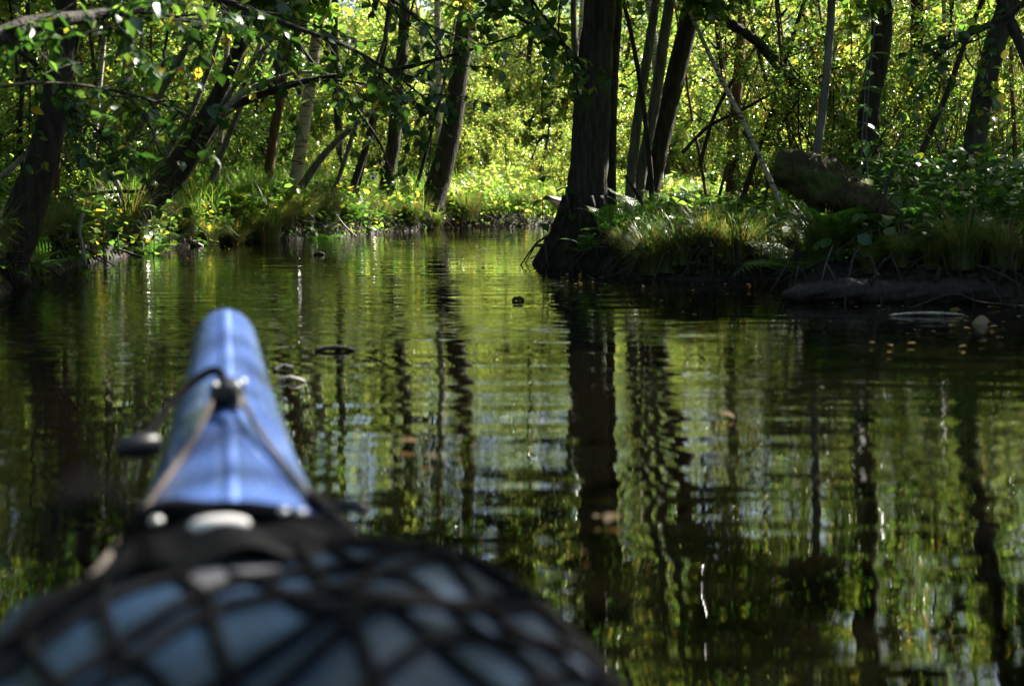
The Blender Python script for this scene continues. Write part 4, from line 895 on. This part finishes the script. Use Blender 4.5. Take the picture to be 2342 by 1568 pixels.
stick('long dark twig arching across the foot of mossy stump', [(1790, 640), (1870, 600), (1960, 540), (2050, 440)], 7.0, [3, 4, 5, 5], 'bark')
stick('upright bare twig behind the dark low plants', [(1985, 620), (2005, 520), (2030, 420), (2045, 380)], 7.05, [6, 8, 8, 6], 'bark')
stick('forked pale root hanging into water at log end', [(1905, 560), (1890, 600), (1880, 640), (1872, 672)], 6.72, [2, 3, 3, 2], 'bark_grey')
stick('second thin root hanging into water by log end', [(1890, 600), (1912, 640), (1935, 672)], 6.72, [2, 2.5, 2], 'bark_grey')
stick('arched root rising from water against the fallen log', [(2080, 705), (2180, 672), (2240, 690), (2342, 700)], 6.2, [3, 4, 4, 4], 'bark')
for k, (pts, D, w0, lab) in enumerate([([(1430, 400), (1470, 470), (1500, 560)], 10.2, 8, 'dark bare stem between tussock and pale slender trunks'),
        ([(1600, 380), (1640, 250), (1720, 120), (1800, 20)], 11.0, 10, 'dark branch sweeping up right behind dark leaning trunk'),
        ([(1560, 350), (1620, 290), (1700, 250), (1790, 200)], 10.6, 9, 'dark branch running low behind the brown straight trunk'),
        ([(1700, 300), (1735, 350), (1755, 420), (1745, 470)], 9.4, 8, 'dark crooked stem left of the mossy stump'),
        ([(1790, 280), (1850, 200), (1900, 160), (1960, 150)], 9.8, 8, 'thin dark branch crossing behind the smooth grey sapling'),
        ([(1190, 470), (1225, 420), (1250, 330), (1262, 240)], 19.6, 9, 'slim dark stem among far bushes near white boat'),
        ([(1150, 480), (1190, 430), (1240, 300)], 20.0, 6, 'slim slanting stem among far yellow bushes')]):
    stick(lab, pts, D, [w0, w0 * .8, w0 * .55], 'bark')

# ------------------------------------------------------------------ things floating on the water
FLOATL = [big_leaf_mesh('floating_leaf', .34, 'dead_leaf'), big_leaf_mesh('floating_leaf', .42, 'dead_leaf')]
def float_leaf(px, py, s, label, group=None, tilt=0.05):
    p = onz(px, py, .0); o = inst('floating_leaf', FLOATL[int(rng.integers(0, 2))], None, (p[0], p[1], .012), (rng.normal() * tilt, -.10 + rng.normal() * tilt, rng.uniform(0, 6.28)), s); tag(o, label, 'leaf', group)
float_leaf(955, 1022, .05, 'reddish leaf floating on mid river'); float_leaf(1640, 955, .05, 'brown leaf floating before dark reflections of the tussock')
float_leaf(965, 1052, .045, 'greyish leaf floating beside the reddish one'); float_leaf(1415, 1190, .05, 'large pale leaf floating on the reflection of thick trunk')
float_leaf(2180, 722, .06, 'upturned yellow leaf in the drift by the fallen log', tilt=.5); float_leaf(2262, 742, .075, 'orange curled leaf in the drift by the fallen log', tilt=.6); float_leaf(2200, 735, .05, 'ochre leaf lying flat in the drift by fallen log')
for k in range(46):
    px, py = (rng.uniform(2080, 2342), rng.uniform(705, 750)) if k < 12 else (rng.uniform(1450, 2342), rng.uniform(650, 800))
    float_leaf(px, py, rng.uniform(.018, .04), 'small leaf adrift near the fallen log and tussock', 'small leaves adrift by the right bank')
for k in range(26):
    float_leaf(rng.uniform(250, 1240), rng.uniform(545, 640), rng.uniform(.03, .07), 'small leaf adrift between left bank and root mound', 'small leaves adrift in mid channel')
for k in range(12):
    float_leaf(rng.uniform(880, 2300), rng.uniform(820, 1400), rng.uniform(.010, .020), 'small leaf adrift on open water beside the kayak', 'small leaves adrift near the kayak')
def float_stick(px, py, L, r0, rz, label, material='wet_wood'):
    p = onz(px, py, 0); P = spline([(-L / 2, 0, .004), (-L * .15, .01, .012), (L * .2, -.008, .012), (L / 2, .005, .003)], 10); mb = MB()
    tube(mb, P, r0 * np.array([.5, .8, 1, .8, .9, 1.3, .9, 1, .8, .4]), 7, 0, True, .1, rs); o = obj('floating_stick', mb, material); o.location = (p[0], p[1], 0.0); o.rotation_euler = (0, 0, rz); tag(o, label, 'stick')
float_stick(765, 803, .14, .010, .15, 'knotted black stick floating right of the kayak bow'); float_stick(650, 848, .08, .007, .8, 'short black twig afloat beside the blue bow')
float_stick(665, 873, .09, .006, -.2, 'pale twig afloat beside the blue bow', 'dead_wood'); float_stick(1185, 688, .06, .012, .1, 'small dark wood chip floating in front of root mound'); float_stick(730, 583, .09, .014, 0, 'dark wood piece afloat near the left bank')
float_stick(2120, 722, .35, .006, .05, 'pale stick adrift by the fallen log', 'dead_wood')
rf = np.random.default_rng(400); n = 900
x = np.concatenate([rf.uniform(-3.2, 1.4, 600), rf.uniform(.3, 3.4, 300)]); y = np.concatenate([rf.uniform(8, 18, 600), rf.uniform(5.2, 9, 300)]); d = sdf(x, y); k = (d < -.02) & ((d > -.7) | (rf.uniform(0, 1, n) < .25)); x, y = x[k], y[k]; n = len(x)
mb = MB(); leaves(mb, np.c_[x, y, np.full(n, .006)], np.c_[rf.standard_normal((n, 2)), np.zeros(n)], np.array([0, 0, 1.0]) + rf.standard_normal((n, 3)) * .12, rf.uniform(.008, .03, n), LEAF6)
stuff(obj('floating_flecks', mb, 'dead_leaf'), 'tiny flecks of plant debris drifting along both banks', 'debris')

# ------------------------------------------------------------------ far kayak
c = at(1250, 446, 17.6)
t = thing('far_kayak', 'white kayak bow with an orange stripe half hidden behind the root mound', 'kayak', (c[0], c[1], 0))
def far_hull(s):        # s from bow backwards; (half width, keel z, deck z)
    return np.interp(s, [0, .12, .5, 1.2, 2.2], [.015, .07, .16, .27, .30]), np.interp(s, [0, .12, .5, 1.2, 2.2], [.36, .27, .10, 0, -.05]), np.interp(s, [0, .12, .5, 1.2, 2.2], [.42, .415, .36, .28, .26])
def strip(a0, a1, grow_=1.0):
    mb = MB(); ss = np.linspace(0, 4.2, 30); V = []
    for s in ss:
        e = s if s < 2.1 else 4.2 - s
        hw, kz, dz = far_hull(e); th = np.linspace(a0, a1, 9)
        V.append(np.c_[np.full(9, s), np.sin(th) * hw * grow_, (kz + dz) / 2 + np.cos(th) * (dz - kz) / 2 * grow_])
    V = np.array(V); i = (np.arange(29)[:, None] * 9 + np.arange(8)[None, :]).reshape(-1)
    mb.add(V.reshape(-1, 3), np.stack([i, i + 1, i + 10, i + 9], -1)); return mb
for nm, a0, a1, mt, g in [('deck', -1.75, 1.75, 'boat_white', 1.0), ('hull', 1.75, 2 * math.pi - 1.75, 'boat_white', 1.0), ('stripe', 1.05, 1.5, 'boat_orange', 1.012), ('stripe', -1.5, -1.05, 'boat_orange', 1.012)]:
    o = obj(nm, strip(a0, a1, g), mt, t, origin=(0, 0, 0)); o.rotation_euler = (0, 0.04, math.radians(32))

# ------------------------------------------------------------------ blue kayak under the camera
YAW = math.atan(0.220)
AXF = np.array([-math.sin(YAW), math.cos(YAW), 0]); AXR = np.array([math.cos(YAW), math.sin(YAW), 0])
def kp(s, u, z): return AXF * s + AXR * u + np.array([0, 0, z])
ST_S = [-2.35, -2.25, -1.8, -1.2, -.6, 0, .4, .8, 1.2, 1.55, 1.72, 2.0, 2.33, 2.5, 2.60, 2.66, 2.69]
ST_W = [.012, .04, .13, .22, .28, .295, .285, .265, .215, .160, .132, .101, .075, .064, .058, .050, .032]
ST_D = [.30, .305, .26, .235, .23, .225, .22, .212, .202, .194, .198, .236, .300, .333, .350, .352, .342]
ST_E = [.28, .26, .17, .13, .12, .12, .12, .125, .125, .13, .138, .178, .246, .284, .306, .316, .320]
ST_K = [.24, .10, -.06, -.10, -.11, -.11, -.11, -.11, -.105, -.09, -.08, -.045, .03, .11, .19, .255, .300]
def stn(s): return [float(np.interp(s, ST_S, a)) for a in (ST_W, ST_D, ST_E, ST_K)]
def deck_z(s, u):
    w_, d, e, k = stn(s); return e + (d - e) * max(0, 1 - abs(u / w_) ** 2.0) ** 0.62
kay = thing('kayak', 'blue kayak bow with rope rigging pointing up the river', 'kayak', (0, 0, 0))
def loft(ss, prof):
    mb = MB(); V = np.array([[kp(s, *p) for p in prof(s)] for s in ss]); m_ = V.shape[1]; n = len(ss)
    i = (np.arange(n - 1)[:, None] * m_ + np.arange(m_ - 1)[None, :]).reshape(-1); mb.add(V.reshape(-1, 3), np.stack([i, i + 1, i + m_ + 1, i + m_], -1)); return mb
def deck_prof(s):
    w_, d, e, k = stn(s); us = np.sin(np.linspace(-math.pi / 2, math.pi / 2, 33)) * w_
    return [(u, deck_z(s, u)) for u in us]
def hull_prof(s):
    w_, d, e, k = stn(s); th = np.linspace(0, math.pi, 21)
    return [(w_ * np.sign(math.cos(a)) * abs(math.cos(a)) ** .7, e - (e - k) * math.sin(a) ** .9) for a in th]
sA = np.concatenate([np.linspace(1.60, 2.5, 28), np.linspace(2.52, 2.69, 14)])
obj('bow_deck', loft(sA, deck_prof), 'kayak_blue', kay)
obj('fore_deck', loft(np.linspace(.42, 1.60, 24), deck_prof), 'kayak_grey', kay)
obj('aft_deck', loft(np.linspace(-2.35, -.45, 30), deck_prof), 'kayak_blue', kay)
obj('hull', loft(np.concatenate([np.linspace(-2.35, 2.4, 60), np.linspace(2.42, 2.69, 18)]), hull_prof), 'kayak_blue', kay)
w_, d, e, k = stn(2.69)
mb = MB(); tube(mb, [kp(2.688, 0, .300), kp(2.69, 0, .322), kp(2.688, 0, .342)], [.018, .032, .018], 10); obj('bow_cap', mb, 'kayak_blue', kay)
def ridge(u0, u1, lift): 
    def pr(s):
        us = np.linspace(u0, u1, 5); return [(u, deck_z(s, u) + lift * (1 - ((u - (u0 + u1) / 2) / ((u1 - u0) / 2)) ** 2) + .0012) for u in us]
    return pr
obj('seam_strip', loft(np.linspace(1.60, 2.60, 30), ridge(-.001, .011, .0022)), 'kayak_seam', kay)
obj('seam_groove', loft(np.linspace(1.60, 2.60, 30), ridge(-.010, -.001, .0006)), 'kayak_groove', kay)
for sgn in (-1, 1):      # side decks beside the cockpit and the coaming
    obj('side_deck', loft(np.linspace(-.47, .44, 12), lambda s: [(sgn * f * stn(s)[0], deck_z(s, f * stn(s)[0])) for f in np.linspace(.78, 1, 6)]), 'kayak_grey', kay)
a = np.linspace(0, 2 * math.pi, 40, endpoint=True); mb = MB(); tube(mb, [kp(-.02 + .46 * math.cos(q), .22 * math.sin(q), .235) for q in a], .012, 8, 0, False); obj('cockpit_rim', mb, 'black_plastic', kay)
mb = MB(); tube(mb, [kp(-.30, 0, .02), kp(-.2, 0, .0), kp(0, 0, -.02), kp(.08, 0, -.01)], [.12, .17, .17, .10], 14); obj('seat', mb, 'black_plastic', kay)
def cover_prof(s):
    w_ = stn(s)[0]; return [(u, deck_z(s, u) + .012 + .01 * math.sin(9 * u / w_ + 14 * s) * (1 - (u / w_ / .78) ** 2)) for u in np.linspace(-.76 * w_, .72 * w_, 21)]
obj('black_deck_cover', loft(np.linspace(1.38, 1.59, 10), cover_prof), 'webbing', kay)
# bow fitting: saddle, loop, bolts
FS = 2.09; fz = deck_z(FS, 0)
mb = MB(); tube(mb, [kp(FS - .022, 0, fz + .006), kp(FS, 0, fz + .016), kp(FS + .03, 0, fz + .010)], [.024, .028, .016], 12); fit = obj('bow_fitting', mb, 'black_plastic', kay)
for (ds, u) in [(-.02, .016), (-.012, -.018), (.012, .026)]:
    mb = MB(); p = kp(FS + ds, u, fz + .028); tube(mb, [p, p + np.array([0, 0, .006]), p + np.array([0, 0, .010])], [.006, .006, .003], 8); obj('bolt', mb, 'steel', fit, origin=(0, 0, 0))
mb = MB(); tube(mb, spline([kp(FS - .01, .010, fz + .03), kp(FS - .05, .016, fz + .022), kp(FS - .075, .018, fz + .008), kp(FS - .085, .010, fz + .006)], 10), np.linspace(.006, .004, 10), 7); obj('hook', mb, 'black_plastic', fit, origin=(0, 0, 0))
def rope(name, pts, r, material, parent=kay, n=30, sides=8):
    mb = MB(); tube(mb, spline(pts, n), r, sides); return obj(name, mb, material, parent, origin=(0, 0, 0))
rope('deck_line', [kp(FS - .01, -.02, fz + .016), kp(1.95, -.045, deck_z(1.95, -.045) + .010), kp(1.80, -.090, deck_z(1.80, -.090) + .006), kp(1.66, -.126, deck_z(1.66, -.126) + .008), kp(1.45, -.160, deck_z(1.45, -.155) + .006)], .0045, 'rope')
rope('deck_line', [kp(FS - .015, .02, fz + .016), kp(1.95, .045, deck_z(1.95, .045) + .012), kp(1.80, .088, deck_z(1.80, .088) + .008), kp(1.68, .122, deck_z(1.68, .120) + .008)], .0045, 'rope')
rope('black_strap', [kp(1.74, .108, deck_z(1.74, .108) + .012), kp(1.66, .135, .165), kp(1.56, .158, .155), kp(1.42, .185, .145), kp(1.2, .215, .14)], .011, 'webbing')
rope('strap_buckle', [kp(1.70, .128, .172), kp(1.685, .155, .180), kp(1.67, .172, .176)], .011, 'black_plastic')
lp = rope('toggle_loop', [kp(FS + .01, -.004, fz + .03), kp(FS + .03, -.015, fz + .05), kp(FS + .02, -.05, fz + .035), kp(FS - .02, -.09, fz + .0), kp(FS - .06, -.112, fz - .024), kp(FS - .10, -.124, fz - .040)], .0075, 'black_cord')
tg = kp(FS - .105, -.128, fz - .040)
mb = MB(); tube(mb, [tg + AXR * -.034 + AXF * -.012, tg + AXR * -.026 + AXF * -.01, tg, tg + AXR * .024 + AXF * .01, tg + AXR * .030 + AXF * .012], [.010, .016, .019, .016, .009], 14); obj('toggle', mb, 'black_plastic', lp, origin=(0, 0, 0))
# strap and buckle across the deck in front of the net
st = rope('deck_strap', [kp(1.60, -.125, .150), kp(1.61, -.105, .190), kp(1.60, -.07, .206), kp(1.58, -.03, .206), kp(1.57, .03, .204), kp(1.56, .09, .190), kp(1.55, .13, .165)], .016, 'webbing')
mb = MB(); c = kp(1.50, -.012, .212); tube(mb, [c + AXR * -.034, c + AXR * -.026, c + AXR * -.01, c + AXR * .012, c + AXR * .028, c + AXR * .034], [.003, .008, .011, .011, .007, .003], 14); obj('white_buckle', mb, 'white_plastic', st, origin=(0, 0, 0))
for u in (-.085, .062, .082):
    p = kp(1.56, u, .212 - abs(u) * .12); mb = MB(); tube(mb, [p, p + np.array([0, 0, .006]), p + np.array([0, 0, .009])], [.008, .008, .003], 9); obj('eyelet', mb, 'steel', st, origin=(0, 0, 0))

# ------------------------------------------------------------------ blue bag and the black net over it
def bag_z(a, b):     # a,b in -1..1 across / along
    q = max(0.0, 1 - abs(a) ** 2.6) ** .55 * max(0.0, 1 - abs(b) ** 2.8) ** .55
    lump = .012 * math.sin(5.1 * a + 2.0 * b) * math.cos(3.7 * b - 1.2 * a) + .006 * math.sin(11 * a - 7 * b)
    return q * (.040 - .028 * (b > 0) * b + .012 * a) + lump * q
BS, BU, BLs, BLu = 0.98, .045, .50, .280
def bag_pt(a, b, off=0.0):
    s = BS + b * BLs; u = BU + a * BLu
    base = .198 - .045 * a * a - .014 * max(0, b)
    return kp(s, u, base + bag_z(a, b) + off)
n = 56; V = np.array([[bag_pt(math.sin(q * math.pi / 2), math.sin(r_ * math.pi / 2)) for q in np.linspace(-1, 1, n)] for r_ in np.linspace(-1, 1, n)])
mb = MB(); i = (np.arange(n - 1)[:, None] * n + np.arange(n - 1)[None, :]).reshape(-1); mb.add(V.reshape(-1, 3), np.stack([i, i + 1, i + n + 1, i + n], -1))
B = V.copy(); B[..., 2] = np.minimum(B[..., 2] - .01, .155); mb.add(B.reshape(-1, 3), np.stack([i, i + n, i + n + 1, i + 1], -1))
tag(obj('dry_bag', mb, 'bag_blue'), 'dull blue waterproof bag on the foredeck under a black net', 'bag')
net = thing('cargo_net', 'black knotted cargo net stretched over the blue bag', 'net', tuple(kp(BS, BU, .165)))
no = np.array(net.location)
rn = np.random.default_rng(500)
def cord(f, r=.0052):
    pts = [f(x) for x in np.linspace(-1.5, 1.5, 61)]; pts = [p for p in pts if abs(p[0]) <= .985 and abs(p[1]) <= .985]
    if len(pts) < 5: return
    mb = MB(); tube(mb, [bag_pt(a_, b_, .006) for a_, b_ in pts], r, 6); obj('cord', mb, 'black_cord', net, origin=no)
for k in np.arange(-1.9, 1.95, .235):
    j = rn.normal() * .06; ph = rn.uniform(0, 6)
    cord(lambda x: (x, k + j + .62 * x + .05 * math.sin(5 * x + ph)))
for k in np.arange(-1.5, 1.55, .27):
    j = rn.normal() * .07; ph = rn.uniform(0, 6)
    cord(lambda x: (k + j - .35 * x + .05 * math.sin(5 * x + ph), x))
edge = [bag_pt(.985 * math.copysign(min(1, abs(math.cos(q)) ** .5), math.cos(q)), .985 * math.copysign(min(1, abs(math.sin(q)) ** .5), math.sin(q)), .006) for q in np.linspace(0, 2 * math.pi, 60)]
mb = MB(); tube(mb, edge, .009, 7, 0, False); obj('border_cord', mb, 'black_cord', net, origin=no)
mb = MB(); tube(mb, spline([at(100, 1330, .62), at(118, 1190, .62), at(165, 1115, .63), at(235, 1120, .66), at(300, 1180, .70), at(345, 1300, .76)], 20), .005, 6); obj('cord_loop', mb, 'black_cord', net, origin=no)
print('tris', sum(len(m.loop_triangles) or sum(p.loop_total - 2 for p in m.polygons) for m in bpy.data.meshes if m.users) if False else len(bpy.data.objects))
